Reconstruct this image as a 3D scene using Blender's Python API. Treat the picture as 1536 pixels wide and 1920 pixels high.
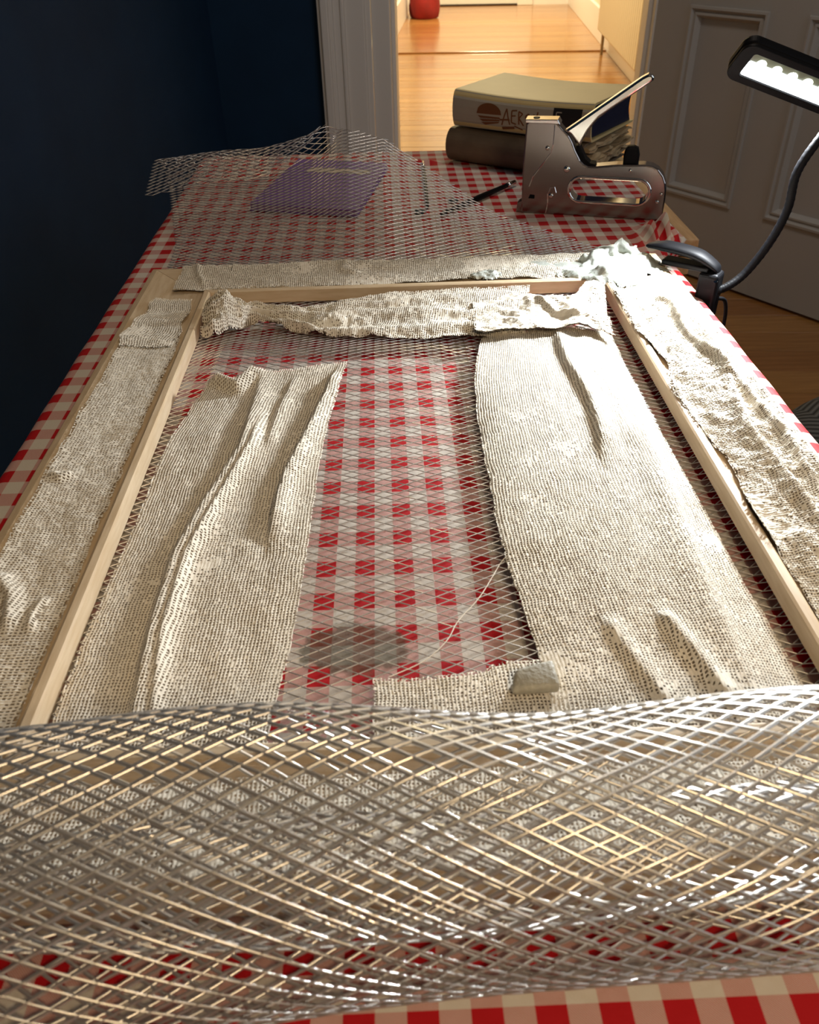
import bpy, bmesh, math, random
import numpy as np
from mathutils import Vector, Matrix

random.seed(7)
rng = np.random.default_rng(11)
for o in list(bpy.data.objects):
    bpy.data.objects.remove(o, do_unlink=True)
SC = bpy.context.scene
COL = SC.collection
TZ = 0.75                      # table top above the floor; table coordinates have z = 0 on the table top
ANG = math.radians(5.5)        # the table stands slightly askew in the room
CA, SA = math.cos(ANG), math.sin(ANG)

def RM(u, v, z):               # room coordinates (along door wall, towards door wall, height above table) -> world
    return (CA * u + SA * v, -SA * u + CA * v, z + TZ)

# ------------------------------------------------------------------ camera
AX = np.array([[0.99921174, -0.03677698, 0.01494498],
               [-0.03410052, -0.60244249, 0.79743351],
               [-0.0203237, -0.79731456, -0.60322172]])
cam_d = bpy.data.cameras.new('camera')
cam = bpy.data.objects.new('camera', cam_d)
COL.objects.link(cam)
m = Matrix.Identity(4)
for r in range(3):
    m[r][0] = AX[r, 0]; m[r][1] = -AX[r, 1]; m[r][2] = -AX[r, 2]
m[2][3] = 0.36 + TZ
cam.matrix_world = m
cam_d.sensor_fit = 'VERTICAL'
cam_d.sensor_height = 36.0
cam_d.lens = 1543.4 / 1920 * 36.0
cam_d.clip_start = 0.02
cam_d.dof.use_dof = True
cam_d.dof.focus_distance = 0.78
cam_d.dof.aperture_fstop = 16.0
SC.camera = cam

# ------------------------------------------------------------------ view, world, lights
SC.view_settings.view_transform = 'Standard'
SC.view_settings.look = 'None'
SC.view_settings.exposure = 0.0
SC.view_settings.gamma = 1.0
SC.view_settings.use_curve_mapping = False
SC.cycles.use_denoising = True
SC.cycles.max_bounces = 8
SC.cycles.sample_clamp_indirect = 6.0

W = bpy.data.worlds.new('world'); SC.world = W
W.use_nodes = True
W.node_tree.nodes['Background'].inputs[0].default_value = (0.42, 0.52, 0.66, 1)
W.node_tree.nodes['Background'].inputs[1].default_value = 1.0

def area_light(name, loc, target, size, size_y, power, color, spread=None):
    d = bpy.data.lights.new(name, 'AREA')
    d.shape = 'RECTANGLE'; d.size = size; d.size_y = size_y
    d.energy = power; d.color = color
    if spread: d.spread = spread
    o = bpy.data.objects.new(name, d); COL.objects.link(o)
    o.location = loc
    o.rotation_euler = (Vector(target) - Vector(loc)).to_track_quat('-Z', 'Y').to_euler()
    return o
# daylight through the window in the right wall, an unseen warm fill light added beside the camera, a dim ceiling lamp, warm lamps along the hall
area_light('window_daylight', RM(1.90, 0.25, 0.85), RM(-0.2, 0.65, 0.05), 1.15, 1.25, 5.5, (0.80, 0.90, 1.0))
area_light('added_warm_fill', RM(0.34, -0.35, 0.80), RM(0.0, 0.45, 0.0), 0.22, 0.22, 5.4, (1.0, 0.74, 0.43))
area_light('ceiling_lamp', RM(0.35, 1.7, 1.74), RM(0.35, 1.75, 0.0), 0.35, 0.35, 7.0, (1.0, 0.88, 0.74))
area_light('hall_lamp', RM(0.2, 6.2, 1.70), RM(0.2, 6.2, 0.0), 0.5, 0.5, 58, (1.0, 0.82, 0.46))
area_light('hall_lamp', RM(0.2, 9.6, 1.70), RM(0.2, 9.8, 0.0), 0.5, 0.5, 88, (1.0, 0.84, 0.52))

# ------------------------------------------------------------------ materials
MATS = {}
def mat(name, col=(0.5, 0.5, 0.5), rough=0.6, metal=0.0, spec=None, noise=0.0, nscale=40.0, bump=0.0, bscale=200.0,
        stretch=(1, 1, 1), col2=None, coat=0.0, emit=None, estr=0.0):
    if name in MATS: return MATS[name]
    M = bpy.data.materials.new(name); M.use_nodes = True
    nt = M.node_tree; N = nt.nodes; L = nt.links
    b = N['Principled BSDF']
    b.inputs['Base Color'].default_value = (*col, 1)
    b.inputs['Roughness'].default_value = rough
    b.inputs['Metallic'].default_value = metal
    if spec is not None: b.inputs['Specular IOR Level'].default_value = spec
    if coat: b.inputs['Coat Weight'].default_value = coat; b.inputs['Coat Roughness'].default_value = 0.15
    if emit is not None:
        b.inputs['Emission Color'].default_value = (*emit, 1); b.inputs['Emission Strength'].default_value = estr
    if noise or bump or col2:
        tc = N.new('ShaderNodeTexCoord'); mp = N.new('ShaderNodeMapping')
        L.new(tc.outputs['Object'], mp.inputs[0]); mp.inputs['Scale'].default_value = stretch
    if noise or col2:
        nz = N.new('ShaderNodeTexNoise'); nz.inputs['Scale'].default_value = nscale; nz.inputs['Detail'].default_value = 6
        L.new(mp.outputs[0], nz.inputs['Vector'])
        rp = N.new('ShaderNodeMapRange'); rp.inputs[1].default_value = 0.3; rp.inputs[2].default_value = 0.7
        L.new(nz.outputs['Fac'], rp.inputs[0])
        mx = N.new('ShaderNodeMix'); mx.data_type = 'RGBA'
        c2 = col2 if col2 else tuple(c * (1 - noise) for c in col)
        mx.inputs[6].default_value = (*col, 1); mx.inputs[7].default_value = (*c2, 1)
        L.new(rp.outputs[0], mx.inputs[0]); L.new(mx.outputs[2], b.inputs['Base Color'])
    if bump:
        nb = N.new('ShaderNodeTexNoise'); nb.inputs['Scale'].default_value = bscale; nb.inputs['Detail'].default_value = 4
        L.new(mp.outputs[0], nb.inputs['Vector'])
        bp = N.new('ShaderNodeBump'); bp.inputs['Strength'].default_value = bump; bp.inputs['Distance'].default_value = 0.002
        L.new(nb.outputs['Fac'], bp.inputs['Height']); L.new(bp.outputs[0], b.inputs['Normal'])
    MATS[name] = M
    return M

def gingham():
    M = bpy.data.materials.new('red_gingham_cotton'); M.use_nodes = True
    nt = M.node_tree; N = nt.nodes; L = nt.links; b = N['Principled BSDF']
    b.inputs['Roughness'].default_value = 0.75; b.inputs['Specular IOR Level'].default_value = 0.25
    uv = N.new('ShaderNodeUVMap'); uv.uv_map = 'UVMap'
    sx = N.new('ShaderNodeSeparateXYZ'); L.new(uv.outputs[0], sx.inputs[0])
    def mth(op, a, bb=None):
        n = N.new('ShaderNodeMath'); n.operation = op
        for i, q in enumerate((a, bb)):
            if q is None: continue
            if isinstance(q, (int, float)): n.inputs[i].default_value = q
            else: L.new(q, n.inputs[i])
        return n.outputs[0]
    def stripe(c, per, ph):
        t = mth('FRACT', mth('ADD', mth('DIVIDE', c, per), ph))
        return mth('LESS_THAN', t, 0.5)
    a = stripe(sx.outputs[0], 0.0258, 40.25 - 0.003 / 0.0258)
    c = stripe(sx.outputs[1], 0.0312, 40.25 - 0.416 / 0.0312)
    both = mth('MULTIPLY', a, c)
    one = mth('SUBTRACT', mth('MAXIMUM', a, c), both)
    hatch = mth('LESS_THAN', mth('FRACT', mth('DIVIDE', mth('ADD', sx.outputs[0], sx.outputs[1]), 0.0011)), 0.52)
    fac = mth('ADD', both, mth('MULTIPLY', one, mth('ADD', mth('MULTIPLY', hatch, 0.44), 0.22)))
    mx = N.new('ShaderNodeMix'); mx.data_type = 'RGBA'
    mx.inputs[6].default_value = (0.60, 0.545, 0.475, 1); mx.inputs[7].default_value = (0.43, 0.004, 0.008, 1)
    L.new(fac, mx.inputs[0])
    # grey-brown wet stain with an irregular outline
    geo = N.new('ShaderNodeMapping'); L.new(uv.outputs[0], geo.inputs[0])
    geo.inputs['Location'].default_value = (0.028 * 16, -0.343 * 26, 0); geo.inputs['Scale'].default_value = (16, 26, 1)
    nz = N.new('ShaderNodeTexNoise'); nz.inputs['Scale'].default_value = 130; L.new(uv.outputs[0], nz.inputs['Vector'])
    ln = N.new('ShaderNodeVectorMath'); ln.operation = 'LENGTH'; L.new(geo.outputs[0], ln.inputs[0])
    d = mth('ADD', ln.outputs['Value'], mth('MULTIPLY', nz.outputs['Fac'], 0.35))
    sm = N.new('ShaderNodeMapRange'); sm.inputs[1].default_value = 0.66; sm.inputs[2].default_value = 0.74
    sm.inputs[3].default_value = 0.75; sm.inputs[4].default_value = 0.0
    L.new(d, sm.inputs[0])
    mx2 = N.new('ShaderNodeMix'); mx2.data_type = 'RGBA'
    L.new(sm.outputs[0], mx2.inputs[0]); L.new(mx.outputs[2], mx2.inputs[6])
    mx2.inputs[7].default_value = (0.085, 0.07, 0.04, 1)
    L.new(mx2.outputs[2], b.inputs['Base Color'])
    nb = N.new('ShaderNodeTexNoise'); nb.inputs['Scale'].default_value = 900; L.new(uv.outputs[0], nb.inputs['Vector'])
    bp = N.new('ShaderNodeBump'); bp.inputs['Strength'].default_value = 0.15; bp.inputs['Distance'].default_value = 0.001
    L.new(nb.outputs['Fac'], bp.inputs['Height']); L.new(bp.outputs[0], b.inputs['Normal'])
    return M

def herringbone():
    M = bpy.data.materials.new('grey_herringbone_wool'); M.use_nodes = True
    nt = M.node_tree; N = nt.nodes; L = nt.links; b = N['Principled BSDF']
    b.inputs['Roughness'].default_value = 0.95; b.inputs['Specular IOR Level'].default_value = 0.1
    tc = N.new('ShaderNodeTexCoord'); sx = N.new('ShaderNodeSeparateXYZ'); L.new(tc.outputs['Object'], sx.inputs[0])
    def mth(op, a, bb=None):
        n = N.new('ShaderNodeMath'); n.operation = op
        for i, q in enumerate((a, bb)):
            if q is None: continue
            if isinstance(q, (int, float)): n.inputs[i].default_value = q
            else: L.new(q, n.inputs[i])
        return n.outputs[0]
    zig = mth('PINGPONG', sx.outputs[0], 0.035)
    ph = mth('FRACT', mth('DIVIDE', mth('ADD', sx.outputs[1], zig), 0.017))
    tri = mth('ABSOLUTE', mth('SUBTRACT', ph, 0.5))
    rp = N.new('ShaderNodeValToRGB'); L.new(mth('MULTIPLY', tri, 2.0), rp.inputs[0])
    rp.color_ramp.elements[0].color = (0.02, 0.022, 0.025, 1); rp.color_ramp.elements[1].color = (0.16, 0.165, 0.17, 1)
    L.new(rp.outputs[0], b.inputs['Base Color'])
    bp = N.new('ShaderNodeBump'); bp.inputs['Strength'].default_value = 0.6; bp.inputs['Distance'].default_value = 0.004
    L.new(tri, bp.inputs['Height']); L.new(bp.outputs[0], b.inputs['Normal'])
    return M

M_GING = gingham()
M_PLASTER = mat('dry_plaster_gauze', (0.87, 0.795, 0.665), 0.85, noise=0.10, nscale=35, bump=0.35, bscale=1500)
M_HOLE_SHADE = mat('hole_shade_backing', (0.32, 0.255, 0.175), 0.9, noise=0.3, nscale=60)  # shade painted as dark brown, shown through the gauze holes
M_WET = mat('wet_grey_white_plaster', (0.50, 0.53, 0.48), 0.30, noise=0.16, nscale=60, bump=0.3, bscale=300)
M_WIRE = mat('galvanised_wire', (0.70, 0.67, 0.63), 0.28, metal=0.82)
M_PINE = mat('bare_pine', (0.70, 0.55, 0.37), 0.55, col2=(0.58, 0.42, 0.25), nscale=30, stretch=(8, 1, 8), bump=0.08, bscale=60)
M_PINEX = mat('bare_pine_cross', (0.70, 0.55, 0.37), 0.55, col2=(0.58, 0.42, 0.25), nscale=30, stretch=(1, 8, 8), bump=0.08, bscale=60)
M_TABLE = mat('oiled_table_wood', (0.52, 0.33, 0.17), 0.45, col2=(0.38, 0.22, 0.10), nscale=20, stretch=(10, 1, 10))
M_STEEL = mat('brushed_chrome_steel', (0.29, 0.25, 0.235), 0.22, metal=1.0)
M_STEELB = mat('polished_chrome', (0.78, 0.75, 0.70), 0.10, metal=1.0)
M_BLACK = mat('black_plastic', (0.005, 0.005, 0.006), 0.45, spec=0.07)
M_RUBBER = mat('black_rubber', (0.005, 0.005, 0.006), 0.5, spec=0.08)
M_BLUE = mat('navy_wall_paint', (0.008, 0.034, 0.085), 0.7, spec=0.22, noise=0.2, nscale=6)
M_WHITE = mat('white_gloss_paint', (0.82, 0.81, 0.80), 0.35)
M_DOOR = mat('pale_grey_door_paint', (0.46, 0.45, 0.44), 0.4, noise=0.05, nscale=5)
M_CREAM = mat('cream_hall_paint', (0.70, 0.62, 0.48), 0.5)
M_CEIL = mat('ceiling_paint', (0.72, 0.72, 0.70), 0.9)
M_FLOORS = [mat('varnished_board_%d' % i, c, 0.22, col2=tuple(q * 0.72 for q in c), nscale=5, stretch=(1.2, 14, 1), coat=0.25, bump=0.03, bscale=40)
            for i, c in enumerate([(0.43, 0.200, 0.060), (0.48, 0.235, 0.072), (0.39, 0.170, 0.050)])]
M_GAP = mat('dark_joint', (0.03, 0.014, 0.006), 0.9)

# ------------------------------------------------------------------ mesh helpers
def tag(o, label=None, cat=None, group=None, kind=None):
    if label: o['label'] = label
    if cat: o['category'] = cat
    if group: o['group'] = group
    if kind: o['kind'] = kind
    return o

def thing(name, base, label, cat, group=None):
    o = bpy.data.objects.new(name, None); COL.objects.link(o)
    o.location = base; o.empty_display_size = 0.05
    o['wpos'] = list(base)
    return tag(o, label, cat, group)

def struct_root(name, base):
    o = bpy.data.objects.new(name, None); COL.objects.link(o); o.location = base; o['wpos'] = list(base)
    o['kind'] = 'structure'; return o

def wpos(o): return np.array(list(o['wpos']), float) if o is not None and 'wpos' in o else np.zeros(3)

def obj(name, V, F, material, parent=None, origin=None, smooth=False, uv=None):
    """V world coordinates (N,3); F list of tuples or (M,4) array."""
    V = np.asarray(V, float)
    if parent is not None: org = wpos(parent)
    elif origin is not None: org = np.array(origin, float)
    else: org = np.array([(V[:, 0].min() + V[:, 0].max()) / 2, (V[:, 1].min() + V[:, 1].max()) / 2, V[:, 2].min()])
    me = bpy.data.meshes.new(name)
    Vl = V - org
    if isinstance(F, np.ndarray):
        k = F.shape[1]; n = len(F)
        me.vertices.add(len(Vl)); me.vertices.foreach_set('co', Vl.astype(np.float32).ravel())
        me.loops.add(n * k); me.loops.foreach_set('vertex_index', F.astype(np.int32).ravel())
        me.polygons.add(n); me.polygons.foreach_set('loop_start', np.arange(0, n * k, k, dtype=np.int32))
        me.update(calc_edges=True)
    else:
        me.from_pydata(Vl.tolist(), [], F)
    me.validate()
    if smooth: me.polygons.foreach_set('use_smooth', np.ones(len(me.polygons), bool))
    if uv is not None:
        lay = me.uv_layers.new(name='UVMap')
        vi = np.empty(len(me.loops), np.int32); me.loops.foreach_get('vertex_index', vi)
        lay.data.foreach_set('uv', np.asarray(uv, np.float32)[vi].ravel())
    me.materials.append(material)
    o = bpy.data.objects.new(name, me); COL.objects.link(o)
    if parent is not None:
        o.parent = parent; o['wpos'] = list(org)
    else:
        o.location = org; o['wpos'] = list(org)
    return o

BOXF = [(0, 3, 2, 1), (4, 5, 6, 7), (0, 1, 5, 4), (1, 2, 6, 5), (2, 3, 7, 6), (3, 0, 4, 7)]
def boxv(x0, x1, y0, y1, z0, z1):
    return np.array([(x0, y0, z0), (x1, y0, z0), (x1, y1, z0), (x0, y1, z0), (x0, y0, z1), (x1, y0, z1), (x1, y1, z1), (x0, y1, z1)], float)

def bevelled(V, F, w, seg=2):
    bm = bmesh.new()
    vs = [bm.verts.new(v) for v in V]
    for f in F: bm.faces.new([vs[i] for i in f])
    bm.normal_update()
    bmesh.ops.bevel(bm, geom=list(bm.edges) + list(bm.verts), offset=w, segments=seg, affect='EDGES', profile=0.5)
    bm.verts.index_update()
    V2 = np.array([v.co[:] for v in bm.verts]); F2 = [tuple(v.index for v in f.verts) for f in bm.faces]
    bm.free()
    return V2, F2

def join(parts):
    Vs, Fs, n = [], [], 0
    for V, F in parts:
        Vs.append(np.asarray(V, float)); Fs += [tuple(int(i) + n for i in f) for f in F]; n += len(V)
    return np.vstack(Vs), Fs

def bbox(b, w=0.0, seg=2):
    V = boxv(*b)
    return bevelled(V, BOXF, w, seg) if w else (V, BOXF)

def room_box(u0, u1, v0, v1, z0, z1, w=0.0):
    V, F = bbox((u0, u1, v0, v1, z0, z1), w)
    return np.array([RM(*p) for p in V]), F

def tw(V):   # table coords -> world
    V = np.array(V, float); V[:, 2] += TZ; return V

def tube(path, rad, seg=12, caps=True):
    P = np.asarray(path, float); n = len(P)
    rad = np.full(n, rad) if np.isscalar(rad) else np.asarray(rad, float)
    T = np.gradient(P, axis=0); T /= np.linalg.norm(T, axis=1)[:, None]
    up = np.array([0.13, 0.21, 0.97]);
    if abs(T[0] @ up) > 0.9: up = np.array([1.0, 0.1, 0.0])
    V = []; Nn = up - (up @ T[0]) * T[0]; Nn /= np.linalg.norm(Nn)
    for i in range(n):
        Nn = Nn - (Nn @ T[i]) * T[i]; Nn /= np.linalg.norm(Nn); B = np.cross(T[i], Nn)
        for k in range(seg):
            a = 2 * math.pi * k / seg
            V.append(P[i] + rad[i] * (math.cos(a) * Nn + math.sin(a) * B))
    F = [(i * seg + k, i * seg + (k + 1) % seg, (i + 1) * seg + (k + 1) % seg, (i + 1) * seg + k) for i in range(n - 1) for k in range(seg)]
    if caps:
        F.append(tuple(range(seg))[::-1]); F.append(tuple((n - 1) * seg + k for k in range(seg)))
    return np.array(V), F

def spline(pts, n):
    P = np.asarray(pts, float); k = len(P)
    t = np.linspace(0, k - 1, n); i = np.clip(t.astype(int), 0, k - 2); f = (t - i)[:, None]
    g = lambda j: P[np.clip(j, 0, k - 1)]
    p0, p1, p2, p3 = g(i - 1), g(i), g(i + 1), g(i + 2)
    return 0.5 * ((2 * p1) + (-p0 + p2) * f + (2 * p0 - 5 * p1 + 4 * p2 - p3) * f**2 + (-p0 + 3 * p1 - 3 * p2 + p3) * f**3)

def prism(poly, holes, thick, bev, frame):
    """2D outline with holes, extruded and bevelled; frame = (origin, e1, e2, e3) maps local to world."""
    cu = bpy.data.curves.new('tmp', 'CURVE'); cu.dimensions = '2D'; cu.fill_mode = 'BOTH'
    for pl in [poly] + list(holes):
        s = cu.splines.new('POLY'); s.points.add(len(pl) - 1)
        for p, q in zip(s.points, pl): p.co = (q[0], q[1], 0, 1)
        s.use_cyclic_u = True
    cu.extrude = thick / 2 - bev; cu.bevel_depth = bev; cu.bevel_resolution = 2; cu.offset = -bev
    o = bpy.data.objects.new('tmp', cu); COL.objects.link(o)
    dg = bpy.context.evaluated_depsgraph_get()
    me = bpy.data.meshes.new_from_object(o.evaluated_get(dg))
    bm = bmesh.new(); bm.from_mesh(me); bmesh.ops.remove_doubles(bm, verts=bm.verts, dist=1e-6)
    bm.verts.index_update()
    V = np.array([v.co[:] for v in bm.verts]); F = [tuple(v.index for v in f.verts) for f in bm.faces]
    bm.free(); bpy.data.objects.remove(o, do_unlink=True); bpy.data.curves.remove(cu); bpy.data.meshes.remove(me)
    O, e1, e2, e3 = [np.array(q, float) for q in frame]
    return O + V[:, :1] * e1 + V[:, 1:2] * e2 + V[:, 2:3] * e3, F

def smoothpoly(pts, n=80):
    P = list(pts) ; P = [P[-1]] + P + [P[0], P[1]]
    q = spline(P, (len(P) - 1) * 8 + 1)
    return q[8:-16 + 1][:-1]

_tabs = {}
def vnoise(x, y, seed=0):
    if seed not in _tabs: _tabs[seed] = np.random.default_rng(seed + 100).random((256, 256))
    T = _tabs[seed]
    xi = np.floor(x).astype(int); yi = np.floor(y).astype(int); fx = x - xi; fy = y - yi
    fx = fx * fx * (3 - 2 * fx); fy = fy * fy * (3 - 2 * fy)
    a = T[xi % 256, yi % 256]; b = T[(xi + 1) % 256, yi % 256]; c = T[xi % 256, (yi + 1) % 256]; d = T[(xi + 1) % 256, (yi + 1) % 256]
    return (a * (1 - fx) + b * fx) * (1 - fy) + (c * (1 - fx) + d * fx) * fy
def fbm(x, y, seed=0, oct=4):
    s = 0; a = 0.5
    for k in range(oct):
        s = s + a * vnoise(x, y, seed + k); x = x * 2.03; y = y * 2.03; a *= 0.5
    return s / (1 - 0.5 ** oct)
def gridfaces(n, m):
    i, j = np.meshgrid(np.arange(n - 1), np.arange(m - 1), indexing='ij')
    a = (i * m + j).ravel()
    return np.stack([a, a + m, a + m + 1, a + 1], 1)
def interp(xs, ys): 
    xs = np.array(xs, float); ys = np.array(ys, float)
    return lambda q: np.interp(q, xs, ys)
def polydist(X, Y, pl):
    """distance to a polyline, fraction along it and signed side"""
    best = np.full(X.shape, 1e9); side = np.zeros(X.shape); frac = np.zeros(X.shape); n = len(pl) - 1
    for k in range(n):
        (x0, y0), (x1, y1) = pl[k], pl[k + 1]; dx, dy = x1 - x0, y1 - y0; L2 = dx * dx + dy * dy
        t = np.clip(((X - x0) * dx + (Y - y0) * dy) / L2, 0, 1)
        px, py = x0 + t * dx, y0 + t * dy; d = np.hypot(X - px, Y - py)
        sd = np.sign((X - x0) * dy - (Y - y0) * dx); w = d < best
        best = np.where(w, d, best); side = np.where(w, sd, side); frac = np.where(w, (k + t) / n, frac)
    return best, side, frac
def ridge(X, Y, pl, h, w_in, w_out):
    """asymmetric raised crease along a polyline, fading at its ends"""
    d, s, f = polydist(X, Y, pl)
    w = np.where(s > 0, w_in, w_out)
    fade = np.clip(np.minimum(f, 1 - f) * 6 + 0.15, 0, 1)
    return h * fade * np.exp(-(d / w) ** 2)

# ------------------------------------------------------------------ the room
FZ = -0.75; CZ = 1.85
# floor: every board its own piece
floor = struct_root('floor', RM(0, 1.0, FZ))
pw = 0.128
v = -1.55; k = 0
rl = random.Random(3)
while v < 11.35:
    u0, u1 = (-0.86, 1.95) if v < 3.02 else (-0.72, 1.16)
    V, F = room_box(u0, u1, v + 0.0012, v + pw - 0.0012, FZ - 0.02, FZ + rl.uniform(-0.0006, 0.0006), 0.0015)
    obj('plank', V, F, M_FLOORS[k % 3 if rl.random() < .7 else rl.randrange(3)], floor)
    v += pw; k += 1
V, F = room_box(-0.9, 2.0, -1.6, 11.4, FZ - 0.05, FZ - 0.012)
obj('subfloor', V, F, M_GAP, floor)

def struct(name, parts, material, parent=None):
    V, F = join(parts)
    o = obj(name, V, F, material, parent)
    if parent is None: o['kind'] = 'structure'
    return o
struct('wall_left', [room_box(-0.97, -0.86, -1.6, 3.1, FZ, CZ)], M_BLUE)
struct('wall_back', [room_box(-0.97, -0.40, 3.1, 3.24, FZ, CZ), room_box(0.69, 2.1, 3.1, 3.24, FZ, CZ), room_box(-0.40, 0.69, 3.1, 3.24, 1.32, CZ)], M_BLUE)
struct('wall_right', [room_box(1.98, 2.1, -1.7, -0.35, FZ, CZ), room_box(1.98, 2.1, 0.85, 3.1, FZ, CZ),
                      room_box(1.98, 2.1, -0.35, 0.85, FZ, 0.2), room_box(1.98, 2.1, -0.35, 0.85, 1.5, CZ)], M_BLUE)
struct('wall_front', [room_box(-0.97, 1.98, -1.7, -1.58, FZ, CZ)], M_BLUE)
struct('ceiling', [room_box(-0.97, 2.1, -1.7, 3.24, CZ, CZ + 0.1)], M_CEIL)
struct('baseboard_left', [room_box(-0.86, -0.842, -1.58, 3.1, FZ, FZ + 0.14)], M_BLUE)
struct('baseboard_back', [room_box(-0.842, -0.50, 3.082, 3.1, FZ, FZ + 0.14)], M_BLUE)

# door casing: stepped profile on the left and right of the opening
def casing(name, u_in, sgn):
    root = struct_root(name, RM(u_in, 3.1, FZ))
    steps = [(0.0, 0.020, 0.012), (0.020, 0.085, 0.020), (0.085, 0.097, 0.030), (0.097, 0.122, 0.024), (0.122, 0.136, 0.034), (0.136, 0.160, 0.042), (0.160, 0.172, 0.030)]
    for a, b, t in steps:
        x0, x1 = sorted((u_in - sgn * a, u_in - sgn * b))
        V, F = room_box(x0, x1, 3.1 - t, 3.10, FZ, 1.35, 0.003)
        obj('casing_strip', V, F, M_WHITE, root)
    x0, x1 = sorted((u_in, u_in + sgn * 0.062))
    V, F = room_box(x0, x1, 3.098, 3.25, FZ, 1.35, 0.004); obj('jamb', V, F, M_WHITE, root)
    x0, x1 = sorted((u_in + sgn * 0.062, u_in + sgn * 0.075))
    V, F = room_box(x0, x1, 3.15, 3.25, FZ, 1.35, 0.002); obj('door_stop', V, F, M_WHITE, root)
    return root
casing('trim_1', -0.325, 1)
M_WHITE_SAVE = M_WHITE
r2 = casing('trim_2', 0.648, -1)
V, F = room_box(-0.325, 0.648, 3.07, 3.25, 1.35, 1.50, 0.004); struct('trim_3', [(V, F)], M_WHITE)

# the open panelled door
phi = math.radians(50)
HU, HV = 0.592, 3.095
def DP(s, t, z):    # along the door, out of the face towards the camera, height
    u = HU + s * math.cos(phi) + t * -math.sin(phi); v = HV - s * math.sin(phi) + t * -math.cos(phi)
    return RM(u, v, z)
def dbox(s0, s1, t0, t1, z0, z1, w=0.0):
    V, F = bbox((s0, s1, t0, t1, z0, z1), w); return np.array([DP(*p) for p in V]), F
door = struct_root('door_1', DP(0.46, 0, FZ))
DW = 0.935; zb, zt = -0.74, 1.30
px = [(0.128, 0.405), (0.53, 0.807)]; pz = [(-0.49, 0.062), (0.26, 1.18)]
cells = [(0, px[0][0]), (px[0][1], px[1][0]), (px[1][1], DW)]
for a, b in cells: obj('stile', *dbox(a, b, -0.04, 0.0, zb, zt, 0.001), M_DOOR, door)
for a, b in px:
    for z0, z1 in [(zb, pz[0][0]), (pz[0][1], pz[1][0]), (pz[1][1], zt)]:
        obj('rail', *dbox(a, b, -0.04, -0.0002, z0, z1, 0.0005), M_DOOR, door)
    for z0, z1 in pz:
        obj('panel', *dbox(a, b, -0.03, -0.014, z0, z1), M_DOOR, door)
        # mitred moulding around the panel, two rounded ridges
        prof = [(0, -0.001), (0.002, 0.007), (0.009, 0.008), (0.013, 0.001), (0.017, -0.002), (0.021, 0.003), (0.026, 0.0035), (0.031, -0.004), (0.036, -0.0135)]
        Vm, Fm = [], []
        for d, t in prof:
            for (s_, z_) in [(a + d, z0 + d), (b - d, z0 + d), (b - d, z1 - d), (a + d, z1 - d)]: Vm.append(DP(s_, t, z_))
        for i in range(len(prof) - 1):
            for j in range(4): Fm.append((i * 4 + j, i * 4 + (j + 1) % 4, (i + 1) * 4 + (j + 1) % 4, (i + 1) * 4 + j))
        obj('panel_moulding', Vm, Fm, M_DOOR, door)

# the hall beyond
struct('wall_hall_left', [room_box(-0.85, -0.72, 3.24, 11.5, FZ, CZ)], M_CREAM)
struct('wall_hall_right', [room_box(1.16, 1.29, 3.24, 11.5, FZ, CZ)], M_CREAM)
struct('wall_hall_end', [room_box(-0.85, 1.29, 11.4, 11.5, FZ, CZ)], M_CREAM)
struct('ceiling_hall', [room_box(-0.85, 1.29, 3.24, 11.5, CZ, CZ + 0.1)], M_CEIL)
struct('baseboard_hall_left', [room_box(-0.72, -0.69, 3.24, 11.4, FZ, FZ + 0.24, 0.004)], M_WHITE)
struct('baseboard_hall_right', [room_box(1.13, 1.16, 3.24, 11.4, FZ, FZ + 0.24, 0.004)], M_WHITE)
struct('baseboard_hall_end', [room_box(-0.69, -0.62, 11.36, 11.4, FZ, FZ + 0.2), room_box(0.72, 1.13, 11.36, 11.4, FZ, FZ + 0.2)], M_WHITE)
d2 = struct_root('door_2', RM(0.05, 11.38, FZ))
obj('door_leaf', *room_box(-0.44, 0.54, 11.36, 11.4, FZ + 0.015, 1.2, 0.004), M_WHITE, d2)
for a, b in [(-0.62, -0.44), (0.54, 0.72)]: obj('door_frame', *room_box(a, b, 11.33, 11.4, FZ, 1.3, 0.006), M_WHITE, d2)
obj('threshold', *room_box(-0.44, 0.54, 11.32, 11.36, FZ, FZ + 0.012, 0.002), M_GAP, d2)
o = struct('trim_4', [room_box(-0.69, 1.13, 7.86, 8.02, FZ, FZ + 0.012, 0.005)], M_FLOORS[2])

# radiator on the right hall wall
rad = thing('radiator', RM(1.08, 6.9, FZ + 0.12), 'cream ribbed radiator on the right wall of the hall', 'radiator')
for i in range(26):
    v0 = 5.9 + i * 0.075
    obj('radiator_rib', *room_box(1.035, 1.105, v0, v0 + 0.062, FZ + 0.16, 0.12, 0.012), M_CREAM, rad)
obj('radiator_back', *room_box(1.105, 1.125, 5.9, 7.85, FZ + 0.2, 0.08, 0.003), M_CREAM, rad)
M_BRASS = mat('dull_brass', (0.30, 0.22, 0.12), 0.4, metal=0.7)
p = obj('valve', *room_box(1.03, 1.10, 5.76, 5.86, FZ + 0.25, FZ + 0.33, 0.012), M_BRASS, rad)
obj('valve_knob', *room_box(1.035, 1.095, 5.77, 5.85, FZ + 0.33, FZ + 0.42, 0.015), M_CREAM, p)
obj('pipe', *tube([RM(1.065, 5.81, z) for z in np.linspace(FZ, FZ + 0.27, 5)], 0.012), M_BRASS, rad)
obj('foot', *tube([RM(1.07, 7.7, z) for z in np.linspace(FZ, FZ + 0.2, 4)], 0.012), M_BRASS, rad)

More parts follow.
